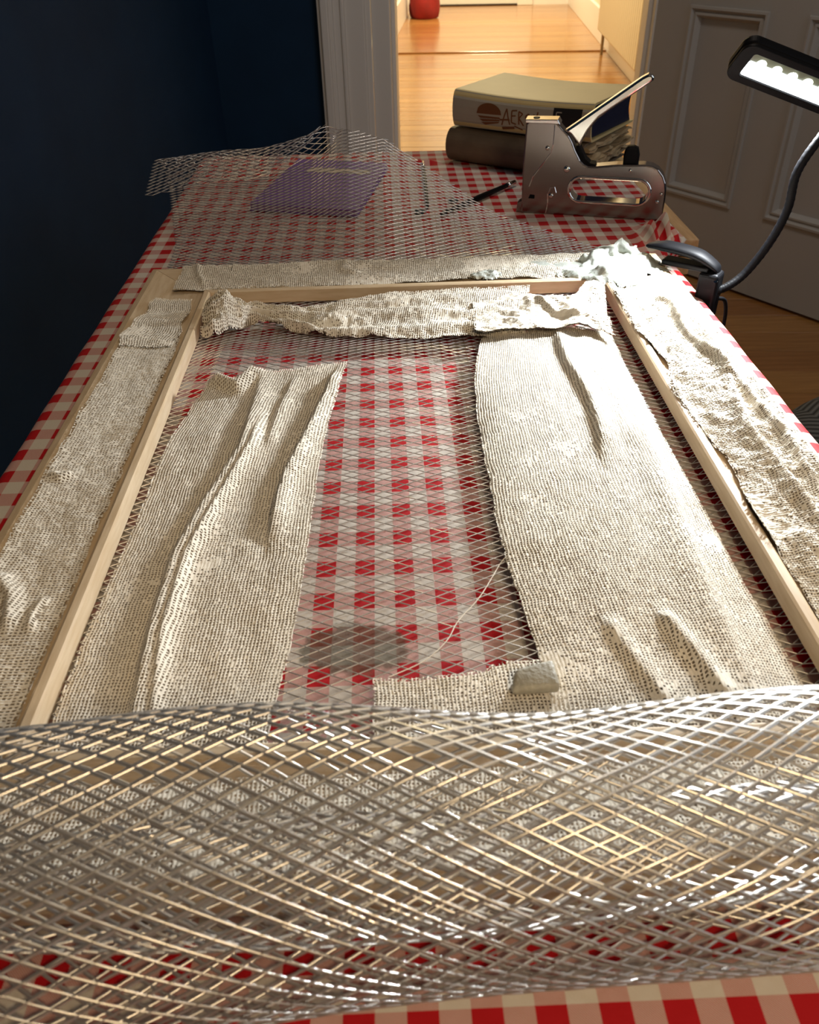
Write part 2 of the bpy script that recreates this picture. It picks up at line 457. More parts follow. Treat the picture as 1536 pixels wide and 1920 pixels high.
# red bag at the far left of the hall
M_RED = mat('red_fabric', (0.30, 0.012, 0.012), 0.8, noise=0.3, nscale=12)
def blob(c, s, seed, n=28, m=18, amp=0.15, flat=True):
    th = np.linspace(0, 2 * math.pi, n, endpoint=False); ph = np.linspace(-math.pi / 2, math.pi / 2, m)
    V = []
    for p_ in ph:
        for t in th:
            x, y, z = math.cos(p_) * math.cos(t), math.cos(p_) * math.sin(t), math.sin(p_)
            V.append((x, y, z))
    V = np.array(V)
    nn = 1 + amp * (fbm(V[:, 0] * 2 + V[:, 2] * 1.3 + 9, V[:, 1] * 2 - V[:, 2] * 1.1 + 9, seed) - 0.5) * 2
    V = V * nn[:, None] * np.array(s)
    if flat: V[:, 2] = np.maximum(V[:, 2], -s[2] * 0.55)
    V = V + np.array(c)
    F = [(i * n + k, i * n + (k + 1) % n, (i + 1) * n + (k + 1) % n, (i + 1) * n + k) for i in range(m - 1) for k in range(n)]
    return V, F
c0 = RM(-0.50, 10.3, FZ)
V, F = blob((c0[0], c0[1], c0[2] + 0.14), (0.16, 0.2, 0.26), 5)
bag = thing('bag', c0, 'red fabric bag on the floor at the far left of the hall', 'bag')
obj('body', V, F, M_RED, bag, smooth=True)
hp = [(c0[0] - 0.09, c0[1] - 0.12, c0[2] + 0.33), (c0[0] - 0.06, c0[1] - 0.14, c0[2] + 0.5), (c0[0] + 0.06, c0[1] - 0.14, c0[2] + 0.5), (c0[0] + 0.09, c0[1] - 0.12, c0[2] + 0.33)]
obj('handle', *tube(spline(hp, 20), 0.012, 8), M_RED, bag, smooth=True)

# ------------------------------------------------------------------ table and cloth
XL, XR, XR2, YB, YF = -0.30, 0.330, 0.398, 1.50, -0.08
table = thing('table', (0.02, 0.7, 0.0), 'wooden table with stepped edge under the red checked cloth', 'table')
obj('table_top', *bevelled(tw(boxv(XL, XR, YF, 1.03, -0.028, -0.003)), BOXF, 0.003), M_TABLE, table)
obj('leaf_board', *bevelled(tw(boxv(XL, XR2, 1.032, YB, -0.024, -0.003)), BOXF, 0.002), M_TABLE, table)
obj('leaf_board', *bevelled(tw(boxv(XL, XR2 - 0.006, 1.034, YB, -0.050, -0.027)), BOXF, 0.002), M_TABLE, table)
obj('apron', *bevelled(tw(boxv(XL + 0.05, XR - 0.05, YF + 0.05, YB - 0.06, -0.13, -0.05)), BOXF, 0.003), M_TABLE, table)
for x in (XL + 0.04, XR - 0.09):
    for y in (YF + 0.04, YB - 0.1):
        V, F = bevelled(tw(boxv(x, x + 0.05, y, y + 0.05, -0.75, -0.028)), BOXF, 0.004)
        obj('leg', V, F, M_TABLE, table)

def make_cloth():
    nu, nv = 200, 360
    us = np.linspace(-0.47, 0.50, nu); vs = np.linspace(-0.20, 1.62, nv)
    U, Vv = np.meshgrid(us, vs, indexing='ij')
    blend = np.clip((Vv - 0.985) / 0.05, 0, 1); blend = blend * blend * (3 - 2 * blend)
    eR = XR + 0.004 + blend * (0.372 - XR - 0.004)
    eL = XL - 0.004
    maxh = 0.150 * (1 - blend) + 0.004          # on the leaf the cloth just ends on the board
    outR = np.maximum(0, U - eR); outL = np.maximum(0, eL - U)
    outR = np.where(outR > 0, np.minimum(outR, maxh), 0)
    dx = outR + outL
    dyb = np.maximum(0, Vv - (YB + 0.004)); dyf = np.maximum(0, (YF - 0.004) - Vv)
    dy = dyb + dyf
    d = np.hypot(dx, dy) + 1e-9
    r = 0.010
    ang = np.minimum(d / r, math.pi / 2)
    hor = r * np.sin(ang) + np.maximum(0, d - r * math.pi / 2) * 0.06
    ver = r * (1 - np.cos(ang)) + np.maximum(0, d - r * math.pi / 2) * 0.998
    wav = np.clip(ver / 0.1, 0, 1) * 0.010 * np.sin(Vv * 42 + 2 * np.sin(Vv * 9)) 
    sx = np.sign(outR - outL)
    base_x = np.where(U > eR, eR, np.where(U < eL, eL, U)); base_y = np.where(Vv > YB + .004, YB + .004, np.where(Vv < YF - .004, YF - .004, Vv))
    X = base_x + sx * (dx / d) * (hor + wav)
    Y = base_y + np.where(dyb > 0, 1, -1) * (dy / d) * (hor + 0.008 * np.sin(U * 40) * np.clip(ver / .1, 0, 1))
    onleaf = blend * (sx > 0)
    Z = -ver * (1 - onleaf) + 0.0
    # soft rumples away from the work, bunched corner near the leaf
    wr = (fbm(U * 9 + 5, Vv * 7 + 5, 21) - 0.5) * 0.004 * np.clip((Vv - 0.95) / 0.2, 0, 1) * (ver < 0.01)
    Z = Z + np.maximum(wr, 0.0)
    bun = np.exp(-((U - 0.345) / 0.018) ** 2 - ((Vv - 1.03) / 0.035) ** 2)
    Z = Z + bun * (0.020 + 0.016 * np.sin(U * 420))
    # a long soft fold across the back
    Z = Z + 0.006 * np.exp(-((Vv - 1.42 - 0.1 * (U - 0.05)) / 0.008) ** 2) * (ver < 0.01) * np.clip((0.095 - U) / 0.02, 0, 1) * np.clip((U - 0.02) / 0.02, 0, 1)
    P = np.stack([X, Y, Z], -1).reshape(-1, 3)
    uv = np.stack([U, Vv], -1).reshape(-1, 2)
    o = obj('tablecloth', tw(P), gridfaces(nu, nv), M_GING, None, origin=(0.02, 0.7, TZ), smooth=True, uv=uv)
    return tag(o, 'red and white gingham cloth spread over the table', 'tablecloth')
make_cloth()

# ------------------------------------------------------------------ the wooden frame
FX0, FX1, FY0, FY1, BW, FB = -0.27, 0.31, 0.180, 0.925, 0.08, 0.0095
PROF = [(a, z * 0.70) for a, z in [(0.0, 0.0), (0.0, 0.012), (0.003, 0.017), (0.009, 0.019), (0.020, 0.0165), (0.040, 0.0125), (0.064, 0.0115), (0.0700, 0.0125), (0.0722, 0.0185), (0.0738, 0.020), (0.0785, 0.020), (0.08, 0.0185), (0.08, 0.0)]]
prof_z = interp([p[0] for p in PROF[1:-1]], [p[1] for p in PROF[1:-1]])
frame = thing('stretcher_frame', (0.02, 0.545, TZ + FB), 'pale pine stretcher frame lying on the checked cloth', 'frame')
def bar(ends, material):
    V = []
    for e in ends:
        for a, z in PROF: V.append(e(a) + (FB + z,))
    n = len(PROF)
    F = [(i, (i + 1) % n, n + (i + 1) % n, n + i) for i in range(n)] + [tuple(range(n))[::-1], tuple(n + i for i in range(n))]
    return obj('bar', tw(V), F, material, frame)
g = 0.0004
bar([lambda a: (FX0 + a, FY0 + a + g), lambda a: (FX0 + a, FY1 - a - g)], M_PINE)
bar([lambda a: (FX1 - a, FY1 - a - g), lambda a: (FX1 - a, FY0 + a + g)], M_PINE)
bar([lambda a: (FX0 + a + g, FY1 - a), lambda a: (FX1 - a - g, FY1 - a)], M_PINEX)
bar([lambda a: (FX1 - a - g, FY0 + a), lambda a: (FX0 + a + g, FY0 + a)], M_PINEX)

# ------------------------------------------------------------------ expanded wire mesh
def mesh_z(X, Y):      # height of the flat part inside the frame
    z = 0.0098 + 0.009 * np.exp(-((Y - 0.69) / 0.05) ** 2) * np.clip((0.10 - X) / 0.12, 0, 1)
    z = z + 0.002 * (fbm(X * 12 + 7, Y * 12 + 7, 31) - 0.4)
    inside = np.clip(np.minimum(np.minimum(X - (FX0 + BW), (FX1 - BW) - X), np.minimum(Y - (FY0 + BW), (FY1 - BW) - Y)) / 0.03, 0, 1)
    sag = 0.0050 * np.clip((X - 0.185) / 0.03, 0, 1) * np.clip((0.236 - X) / 0.008, 0, 1) * np.clip((0.80 - Y) / 0.03, 0, 1)
    return 0.0088 + (z - 0.0088) * inside - sag

LW, SW = 0.0158, 0.0076
def strands(umax, lmin, lmax, keep, S, name, parent, w=0.00115, th=0.0007, tilt=0.5, nseg=2, u0=0.0, jit=0.0):
    """expanded metal: diamond lattice in (u, l), each strand a flat prism following the surface S(u, l)"""
    ni = int((umax - u0) / (LW / 2)) + 2; nj = int((lmax - lmin) / (SW / 2)) + 2
    I, J = np.meshgrid(np.arange(ni), np.arange(nj), indexing='ij')
    ok = ((I + J) % 2 == 0)
    I = I[ok]; J = J[ok]
    segs = []
    for di in (1, -1):
        a = np.stack([u0 + I * LW / 2, lmin + J * SW / 2], 1); b = np.stack([u0 + (I + di) * LW / 2, lmin + (J + 1) * SW / 2], 1)
        mid = (a + b) / 2
        k = keep(mid[:, 0], mid[:, 1]) & (b[:, 0] >= u0 - 1e-6) & (b[:, 0] <= umax + 1e-6)
        segs.append((a[k], b[k], np.full(k.sum(), di)))
    A = np.vstack([s[0] for s in segs]); B = np.vstack([s[1] for s in segs]); D = np.concatenate([s[2] for s in segs])
    n = len(A); rows = nseg + 1
    ts = np.linspace(0, 1, rows)
    # knuckle: strands run flatter close to the nodes
    tu = ts + 0.06 * np.sin(2 * math.pi * ts); tl = ts - 0.06 * np.sin(2 * math.pi * ts)
    U = A[:, 0:1] + (B[:, 0:1] - A[:, 0:1]) * tu; Lq = A[:, 1:2] + (B[:, 1:2] - A[:, 1:2]) * tl
    P = S(U, Lq)                                   # n,rows,3
    e = 1e-4
    Pu = S(U + e, Lq) - S(U - e, Lq); Pl = S(U, Lq + e) - S(U, Lq - e)
    N = np.cross(Pu, Pl); N /= np.linalg.norm(N, axis=-1, keepdims=True) + 1e-12
    T = np.gradient(P, axis=1); T /= np.linalg.norm(T, axis=-1, keepdims=True) + 1e-12
    Bn = np.cross(N, T); Bn /= np.linalg.norm(Bn, axis=-1, keepdims=True) + 1e-12
    ta = tilt * D[:, None, None] * (1 + 0.15 * rng.standard_normal((n, 1, 1)))
    W1 = np.cos(ta) * Bn + np.sin(ta) * N; W2 = -np.sin(ta) * Bn + np.cos(ta) * N
    hw, ht = w / 2, th / 2
    corners = [(-1, -1), (1, -1), (1, 1), (-1, 1)]
    V = np.stack([P + W1 * cx_ * hw + W2 * cy_ * ht for cx_, cy_ in corners], 2)   # n,rows,4,3
    V = V.reshape(-1, 3)
    base = (np.arange(n) * rows * 4)[:, None]
    F = []
    for r in range(nseg):
        for k in range(4):
            F.append(base + np.array([r * 4 + k, r * 4 + (k + 1) % 4, (r + 1) * 4 + (k + 1) % 4, (r + 1) * 4 + k]))
    F = np.concatenate(F, 0)
    return obj(name, tw(V), F, M_WIRE, parent)

wire = thing('wire_mesh', (0.02, 0.6, TZ + 0.002), 'long sheet of diamond wire mesh running under the frame, rolled up in front', 'wire mesh')
def S_flat(U, L):
    X = U - 0.262; Y = L
    return np.stack([X, Y, mesh_z(X, Y)], -1)
strands(0.56, 0.20, 0.93, lambda u, l: np.ones(u.shape, bool), S_flat, 'flat_sheet', wire, w=0.00068, th=0.00045, nseg=1)

# free end beyond the frame: rises over the notebook, curls over at the left
cX = [-0.36, -0.26, -0.15, -0.10, -0.075, -0.060, 0.0, 0.044, 0.137, 0.226, 0.30]
Yc_f = interp(cX, [1.185, 1.19, 1.195, 1.20, 1.205, 1.25, 1.60, 1.60, 1.60, 1.60, 1.60])      # where the curl starts
Ye_f = interp(cX, [1.9, 1.9, 1.9, 1.9, 1.9, 1.240, 1.222, 1.20, 1.10, 1.03, 0.95])            # diagonal cut edge on the right
fl_f = interp(cX, [0.135, 0.135, 0.130, 0.085, 0.045, 0.0, 0.0, 0.0, 0.0, 0.0, 0.0])        # length beyond the curl start
lift_h = interp([-0.36, -0.28, -0.17, -0.10, -0.05, 0.0, 0.044, 0.10, 0.137, 0.226, 0.3], [0.034, 0.036, 0.042, 0.056, 0.080, 0.078, 0.062, 0.046, 0.034, 0.010, 0.004])
def lift(X, Y):
    t = np.clip((Y - 0.93) / 0.27, 0, 1.15)
    return 0.003 + 0.0055 * np.clip(1 - t * 5, 0, 1) + lift_h(X) * t ** 1.15 + 0.0025 * np.sin(X * 26 + 1) * np.sin(Y * 19) * t
def S_curl(U, L):
    X = U - 0.262 - 0.22 * np.maximum(0, np.minimum(L, 1.25) - 1.02) * np.clip((0.2 - U) / 0.2, 0, 1)
    Yc = Yc_f(X); z0 = lift(X, np.minimum(L, Yc)); rr = 0.020 + 0.0015 * np.sin(X * 30 + 2)
    s = np.maximum(0, L - Yc); th = np.minimum(s / rr, math.pi * 0.93)
    rest = np.maximum(0, s - rr * math.pi * 0.93)
    Y = np.minimum(L, Yc) + rr * np.sin(th) - rest * math.cos(math.pi * 0.07)
    Z = z0 + rr * (1 - np.cos(th)) - rest * math.sin(math.pi * 0.07) * 1.4
    return np.stack([X, Y, Z], -1)
def keep_curl(u, l):
    X = u - 0.262
    return (l < Yc_f(X) + fl_f(X)) & (l < Ye_f(X))
strands(0.56, 0.926, 1.50, keep_curl, S_curl, 'curled_end', wire, w=0.00095, th=0.0005, nseg=2)

# the rolled-up end in front of the frame
path = [(0.212, 0.0086), (0.192, 0.0075), (0.170, 0.0040), (0.150, 0.0055), (0.136, 0.020), (0.132, 0.042), (0.138, 0.068), (0.156, 0.092), (0.184, 0.104), (0.212, 0.098),
        (0.230, 0.078), (0.232, 0.054), (0.219, 0.038), (0.196, 0.033), (0.168, 0.034), (0.153, 0.044), (0.150, 0.057), (0.161, 0.068), (0.181, 0.071), (0.199, 0.062)]
pp = spline(path, 400)
al = np.concatenate([[0], np.cumsum(np.hypot(*np.diff(pp, axis=0).T))])
def S_roll(U, L):
    X = U - 0.29
    y = np.interp(L, al, pp[:, 0]); z = np.interp(L, al, pp[:, 1])
    g = np.clip(z / 0.03, 0, 1)
    sc = 1.0 + 0.015 * np.sin(X * 9 + 0.6) - 0.26 * X
    yy = 0.182 + (y - 0.182) * (1 + (sc - 1) * g) + g * (0.018 * X + 0.004 * np.sin(X * 21 + L * 14))
    yy = yy + 0.07 * X * np.clip(1 - z / 0.06, 0, 1) * np.clip((0.19 - y) / 0.03, 0, 1) * (L < 0.13)
    zz = 0.003 + (z - 0.003) * (1 + (sc - 1) * g) + g * 0.0025 * np.sin(X * 30 + L * 40)
    zz = np.where((yy > 0.172) & (yy < 0.262) & (L > 0.1), np.maximum(zz, 0.030), zz)
    return np.stack([X, yy, zz], -1)
strands(0.62, 0.0, al[-1], lambda u, l: l < al[-1] - 0.02 * np.sin(u * 13) ** 2, S_roll, 'rolled_end', wire, w=0.00145, th=0.0006, tilt=0.45, nseg=2)

# ------------------------------------------------------------------ plaster gauze strips
def gauze(name, label, S, Wd, Ln, lines='b', p=0.0021, fill=0.62, fscale=30, relief=0.00055, seed=1, origin=None, fray=0.35, group=None, trim=None, patch=None, back=False):
    """woven strip: ridged threads one way, bars the other, real holes between them; plaster closes holes where noise is high"""
    n1 = max(4, int(round(Wd / p))); n2 = max(4, int(round(Ln / p)))
    def cols(n, fr): return (np.arange(n)[:, None] + np.array(fr)[None, :]).ravel()
    thick, thin = (0.0, 0.24, 0.48), (0.0, 0.42)
    ca, cb = (cols(n1, thick), cols(n2, thin)) if lines == 'b' else (cols(n1, thin), cols(n2, thick))
    ka, kb = (3, 2) if lines == 'b' else (2, 3)
    na, nb = len(ca), len(cb)
    A, B = np.meshgrid(ca / n1, cb / n2, indexing='ij')
    r = np.random.default_rng(seed)
    A = A + r.normal(0, 0.07 / n1, A.shape); B = B + r.normal(0, 0.07 / n2, B.shape)
    wob = (fbm(A * Wd * 60 + 3, B * Ln * 60 + 3, seed + 3) - 0.5) * 1.3
    P = S(A + wob / n1, B + wob[::-1, ::-1] / n2)
    ia = np.arange(na) % ka; ib = np.arange(nb) % kb
    if lines == 'b': rel = np.where(ia == 1, 1.0, np.where(ia == 0, 0.15, 0.1))[:, None] * np.ones(nb)[None, :]
    else: rel = np.where(ib == 1, 1.0, 0.1)[None, :] * np.ones(na)[:, None]
    fn = fbm(A * Wd * fscale + 11, B * Ln * fscale + 17, seed + 7)
    P[..., 2] += relief * rel * (1.25 - fn) + 0.0004 * (fbm(A * Wd * 400, B * Ln * 400, seed + 9, 2) - 0.5)
    F = gridfaces(na, nb)
    fi = np.repeat(np.arange(na - 1), nb - 1); fj = np.tile(np.arange(nb - 1), na - 1)
    hole = (ia[fi] == ka - 1) & (ib[fj] == kb - 1)
    pc_ = np.clip((fn[:-1, :-1].ravel() - fill + 0.10) / 0.22, 0, 1)
    closed = r.random(len(F)) < 0.05 + 0.90 * pc_ * pc_
    if patch is not None: closed |= patch(A, B)[:-1, :-1].ravel()
    keep = ~(hole & ~closed)
    eA = np.minimum(fi, na - 2 - fi); eB = np.minimum(fj, nb - 2 - fj)
    keep &= ~(((eA < 2) | (eB < 2)) & (r.random(len(F)) < fray))
    if trim is not None: keep &= trim(A, B)[:-1, :-1].ravel()
    F = F[keep]
    o = obj(name, tw(P.reshape(-1, 3)), F, M_PLASTER, None, origin=origin, smooth=True)
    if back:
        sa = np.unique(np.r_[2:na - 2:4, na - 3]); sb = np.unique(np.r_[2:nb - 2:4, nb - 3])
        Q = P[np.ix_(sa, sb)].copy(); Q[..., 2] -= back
        obj('hole_shade_layer', tw(Q.reshape(-1, 3)), gridfaces(len(sa), len(sb)), M_HOLE_SHADE, o, smooth=True)  # dark sheet added under the weave so its holes look shaded
    return tag(o, label, 'plaster strip', group)

def edge_strip(Lp, Rp, hfun):
    """surface between two edge polylines (given along the length)"""
    Lp = spline(Lp, 160); Rp = spline(Rp, 160)
    def par(P):
        d = np.concatenate([[0], np.cumsum(np.hypot(*np.diff(P, axis=0).T))]); return d / d[-1]
    dl, dr = par(Lp), par(Rp)
    def S(A, B):
        xl = np.interp(B, dl, Lp[:, 0]); yl = np.interp(B, dl, Lp[:, 1]); xr = np.interp(B, dr, Rp[:, 0]); yr = np.interp(B, dr, Rp[:, 1])
        X = xl + (xr - xl) * A; Y = yl + (yr - yl) * A
        return np.stack([X, Y, hfun(X, Y, A, B)], -1)
    return S

# long strip on the left inside the frame
IL_L = [(-0.163, 0.655), (-0.175, 0.599), (-0.181, 0.548), (-0.183, 0.449), (-0.185, 0.412), (-0.186, 0.385), (-0.187, 0.365), (-0.187, 0.344), (-0.187, 0.32), (-0.187, 0.289), (-0.187, 0.262)]
IL_R = [(-0.039, 0.678), (-0.045, 0.631), (-0.052, 0.583), (-0.057, 0.521), (-0.058, 0.467), (-0.06, 0.399), (-0.061, 0.365), (-0.064, 0.33), (-0.068, 0.291), (-0.07, 0.262)]
f1 = [(-0.114, 0.690), (-0.119, 0.547), (-0.136, 0.472), (-0.146, 0.414), (-0.146, 0.347), (-0.142, 0.262)]
f1b = [(-0.108, 0.60), (-0.112, 0.547), (-0.128, 0.472), (-0.138, 0.414), (-0.139, 0.347), (-0.131, 0.262)]
f2 = [(-0.050, 0.660), (-0.054, 0.636), (-0.070, 0.559), (-0.081, 0.508), (-0.085, 0.468), (-0.086, 0.430)]
f3 = [(-0.160, 0.655), (-0.135, 0.640), (-0.118, 0.668)]
f4 = [(-0.085, 0.655), (-0.096, 0.60), (-0.10, 0.55)]
def h_il(X, Y, A, B):
    z = mesh_z(X, Y) + 0.0022
    z = z + ridge(X, Y, f1, 0.0075, 0.0035, 0.010) + ridge(X, Y, f1b, 0.004, 0.002, 0.004) + ridge(X, Y, f2, 0.0085, 0.0022, 0.009) + ridge(X, Y, f3, 0.010, 0.006, 0.006) + ridge(X, Y, f4, 0.003, 0.003, 0.006)
    z = z + 0.0030 * (fbm(X * 40, Y * 14, 41) - 0.35)
    return np.maximum(z, mesh_z(X, Y) + 0.0012)
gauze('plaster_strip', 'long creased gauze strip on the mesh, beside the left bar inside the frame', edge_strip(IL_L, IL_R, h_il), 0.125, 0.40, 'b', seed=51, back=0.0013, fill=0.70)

# wide strip on the right inside the frame
IR_L = [(0.09, 0.746), (0.077, 0.677), (0.071, 0.628), (0.068, 0.558), (0.068, 0.498), (0.068, 0.435), (0.071, 0.386), (0.074, 0.348), (0.078, 0.314), (0.079, 0.262)]
IR_R = [(0.219, 0.752), (0.217, 0.70), (0.216, 0.667), (0.216, 0.599), (0.217, 0.533), (0.218, 0.489), (0.218, 0.426), (0.218, 0.378), (0.220, 0.34), (0.221, 0.262)]
g1 = [(0.163, 0.750), (0.1585, 0.70), (0.158, 0.660), (0.163, 0.594), (0.161, 0.55), (0.155, 0.505)]
g3 = [(0.200, 0.60), (0.197, 0.525), (0.192, 0.451), (0.188, 0.399), (0.186, 0.359), (0.184, 0.280)]
g4 = [(0.150, 0.345), (0.160, 0.315), (0.172, 0.270)]
g5 = [(0.118, 0.345), (0.128, 0.31), (0.140, 0.270)]
def h_ir(X, Y, A, B):
    z = mesh_z(X, Y) + 0.0022 + 0.006 * np.sin(np.clip(A, 0, 1) * math.pi) ** 0.8 * np.clip(B * 4, 0.3, 1)
    z = z + ridge(X, Y, g1, 0.0065, 0.0040, 0.011) + ridge(X, Y, g3, 0.0048, 0.014, 0.006) + ridge(X, Y, g4, 0.0055, 0.003, 0.007) + ridge(X, Y, g5, 0.003, 0.004, 0.007)
    z = z + 0.0022 * (fbm(X * 36, Y * 14, 61) - 0.35)
    return np.maximum(z, mesh_z(X, Y) + 0.0012)
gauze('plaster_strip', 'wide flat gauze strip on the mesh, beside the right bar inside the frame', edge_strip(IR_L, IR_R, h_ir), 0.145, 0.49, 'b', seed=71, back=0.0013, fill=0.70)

# crumpled strip along the back inside the frame
IB_T = [(-0.186, 0.826), (-0.173, 0.822), (-0.150, 0.815), (-0.139, 0.806), (-0.094, 0.806), (-0.062, 0.820), (-0.017, 0.834), (0.039, 0.838), (0.095, 0.838), (0.150, 0.836)]
IB_B = [(-0.186, 0.752), (-0.170, 0.752), (-0.150, 0.772), (-0.135, 0.783), (-0.080, 0.752), (-0.043, 0.738), (0.009, 0.734), (0.060, 0.731), (0.086, 0.730), (0.130, 0.732)]
def h_ib(X, Y, A, B):
    squeeze = np.interp(B, [0, 0.08, 0.16, 0.32, 0.6, 1], [0.9, 1.0, 1.0, 0.75, 0.45, 0.3])
    w = np.sin(A * 24 + 9 * fbm(B * 6, A * 2, 81) + 4 * B) * 0.0052 * squeeze + 0.010 * squeeze * np.abs(fbm(B * 26, A * 7, 87) - 0.5) + 0.012 * squeeze * np.sin(A * math.pi) * (0.4 + fbm(B * 9, A * 3 + 4, 83))
    w = w + 0.016 * np.exp(-((B - 0.06) / 0.05) ** 2) * (0.5 + fbm(B * 40, A * 9, 89)) * np.sin(np.clip(A, 0, 1) * math.pi) ** 0.6 + 0.009 * (1 - A) * np.clip((B - 0.4) * 3, 0, 1)
    return mesh_z(X, Y) + 0.0035 + np.maximum(w, -0.002)
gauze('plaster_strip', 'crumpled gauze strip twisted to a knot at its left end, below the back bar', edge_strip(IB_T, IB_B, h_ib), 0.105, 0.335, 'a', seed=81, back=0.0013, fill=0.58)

# plaster-soaked strip in the back right corner inside the frame
RB_T = [(0.085, 0.800), (0.127, 0.812), (0.166, 0.806), (0.190, 0.800), (0.206, 0.822), (0.222, 0.812)]
RB_B = [(0.080, 0.728), (0.117, 0.730), (0.153, 0.732), (0.175, 0.732), (0.197, 0.730), (0.214, 0.716)]
def h_rb(X, Y, A, B):
    w = 0.0045 + 0.010 * (fbm(X * 55, Y * 55, 91) - 0.25) + 0.006 * ridge(X, Y, [(0.15, 0.80), (0.165, 0.76), (0.205, 0.745)], 1, 0.004, 0.006) + 0.012 * np.exp(-((X - 0.21) / 0.02) ** 2 - ((Y - 0.81) / 0.025) ** 2)
    return mesh_z(X, Y) + 0.006 + np.maximum(w, 0.001)
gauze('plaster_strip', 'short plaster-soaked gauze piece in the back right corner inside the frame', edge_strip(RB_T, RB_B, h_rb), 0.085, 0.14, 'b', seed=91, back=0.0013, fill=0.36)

# short strip along the front inside the frame
FI_T = [(-0.017, 0.308), (0.013, 0.307), (0.043, 0.310), (0.053, 0.316), (0.080, 0.317), (0.118, 0.313)]
FI_B = [(-0.017, 0.262), (0.013, 0.262), (0.043, 0.262), (0.055, 0.262), (0.080, 0.262), (0.118, 0.262)]
gauze('plaster_strip', 'short frayed gauze strip across the front of the frame, under the grey plaster lump', edge_strip(FI_T, FI_B, lambda X, Y, A, B: mesh_z(X, Y) + 0.0016 + 0.002 * fbm(X * 40, Y * 40, 97)), 0.05, 0.135, 'a', seed=97, back=0.0013, fill=0.62)

# strips on the bars
def on_left(a0, a1, y0, y1, hf):
    def S(A, B):
        Y = y0 + (y1 - y0) * B; a = a0(Y) + (a1(Y) - a0(Y)) * A
        return np.stack([FX0 + a, Y, FB + prof_z(a) + 0.0010 + hf(a, Y)], -1)
    return S
a0 = lambda Y: 0.014 + 0.005 * (fbm(Y * 25, Y * 0 + 2, 101) - 0.5) - 0.022 * np.clip((0.42 - Y) / 0.25, 0, 1)
a1 = lambda Y: 0.0690 + 0.004 * (fbm(Y * 40, Y * 0 + 5, 103) - 0.5) + 0.004 * np.clip((0.5 - Y) / 0.2, 0, 1)
hl = lambda a, Y: (0.0016 * (fbm(a * 90, Y * 60, 105) - 0.3) + 0.0020 + ridge(a, Y, [(0.018, 0.505), (0.026, 0.50), (0.034, 0.507)], 0.004, 0.003, 0.004)
                   + ridge(a, Y, [(0.018, 0.395), (0.034, 0.375), (0.042, 0.345)], 0.005, 0.003, 0.006) + ridge(a, Y, [(0.055, 0.345), (0.052, 0.36), (0.056, 0.375)], 0.003, 0.002, 0.003)) * np.clip(0.3 + (a - 0.004) / 0.01, 0.0, 1)
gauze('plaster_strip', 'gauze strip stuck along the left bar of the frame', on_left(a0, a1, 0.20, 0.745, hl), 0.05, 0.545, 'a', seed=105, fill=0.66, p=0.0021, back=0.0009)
# patch over its upper end
pa0 = lambda Y: 0.024 - 0.010 * np.clip((0.80 - Y) / 0.05, 0, 1) + 0.002 * np.sin(Y * 160)
pa1 = lambda Y: 0.067 + 0.002 * np.sin(Y * 120)
gauze('plaster_strip', 'square gauze patch at the upper end of the left bar', on_left(pa0, pa1, 0.715, 0.83, lambda a, Y: 0.0038 + 0.0016 * (fbm(a * 80, Y * 80, 111) - 0.3)), 0.046, 0.115, 'b', seed=111, fill=0.64, p=0.0021, back=0.0009)

def on_right(a0, a1, y0, y1, hf):
    def S(A, B):
        Y = y0 + (y1 - y0) * B; a = a0(Y) + (a1(Y) - a0(Y)) * A
        over = np.maximum(0, -a)
        z = FB + prof_z(np.maximum(a, 0)) + 0.0010 + hf(a, Y) - over * 0.9
        return np.stack([FX1 - a + 0.3 * np.minimum(over, 0.004), Y, np.maximum(z, 0.003)], -1)
    return S
ra0 = lambda Y: -0.008 + 0.006 * (fbm(Y * 30, Y * 0 + 2, 121) - 0.5) 
ra1 = lambda Y: 0.0795 + 0.004 * (fbm(Y * 60, Y * 0 + 3, 123) - 0.5) - 0.013 * np.exp(-((Y - 0.655) / 0.03) ** 2) - 0.012 * np.exp(-((Y - 0.49) / 0.045) ** 2) - 0.008 * np.clip((0.44 - Y) / 0.05, 0, 1)
def hr(a, Y):
    e = np.clip(0.35 + (a + 0.004) / 0.014, 0.1, 1)
    wr = ridge(a, Y, [(0.046, 0.80), (0.030, 0.765), (0.036, 0.70), (0.022, 0.62), (0.016, 0.52), (0.020, 0.44)], 0.0070, 0.005, 0.004) + \
         ridge(a, Y, [(0.014, 0.78), (0.018, 0.68), (0.030, 0.60), (0.040, 0.53), (0.036, 0.46), (0.03, 0.34)], 0.0065, 0.004, 0.007) + \
         ridge(a, Y, [(0.004, 0.62), (0.008, 0.50), (0.004, 0.38)], 0.0045, 0.005, 0.006)
    fill = 0.0045 * np.exp(-((a - 0.045) / 0.02) ** 2)
    return e * (wr + fill + 0.0070 * np.maximum(0, fbm(a * 70 + 4, Y * 45, 125) - 0.38) + 0.0020 * (fbm(a * 160, Y * 160, 127) - 0.4))
gauze('plaster_strip', 'thick wrinkled gauze strip covering the right bar of the frame', on_right(ra0, ra1, 0.20, 0.845, hr), 0.09, 0.645, 'a', seed=125, fill=0.54, p=0.0021, back=0.0009, fscale=38)

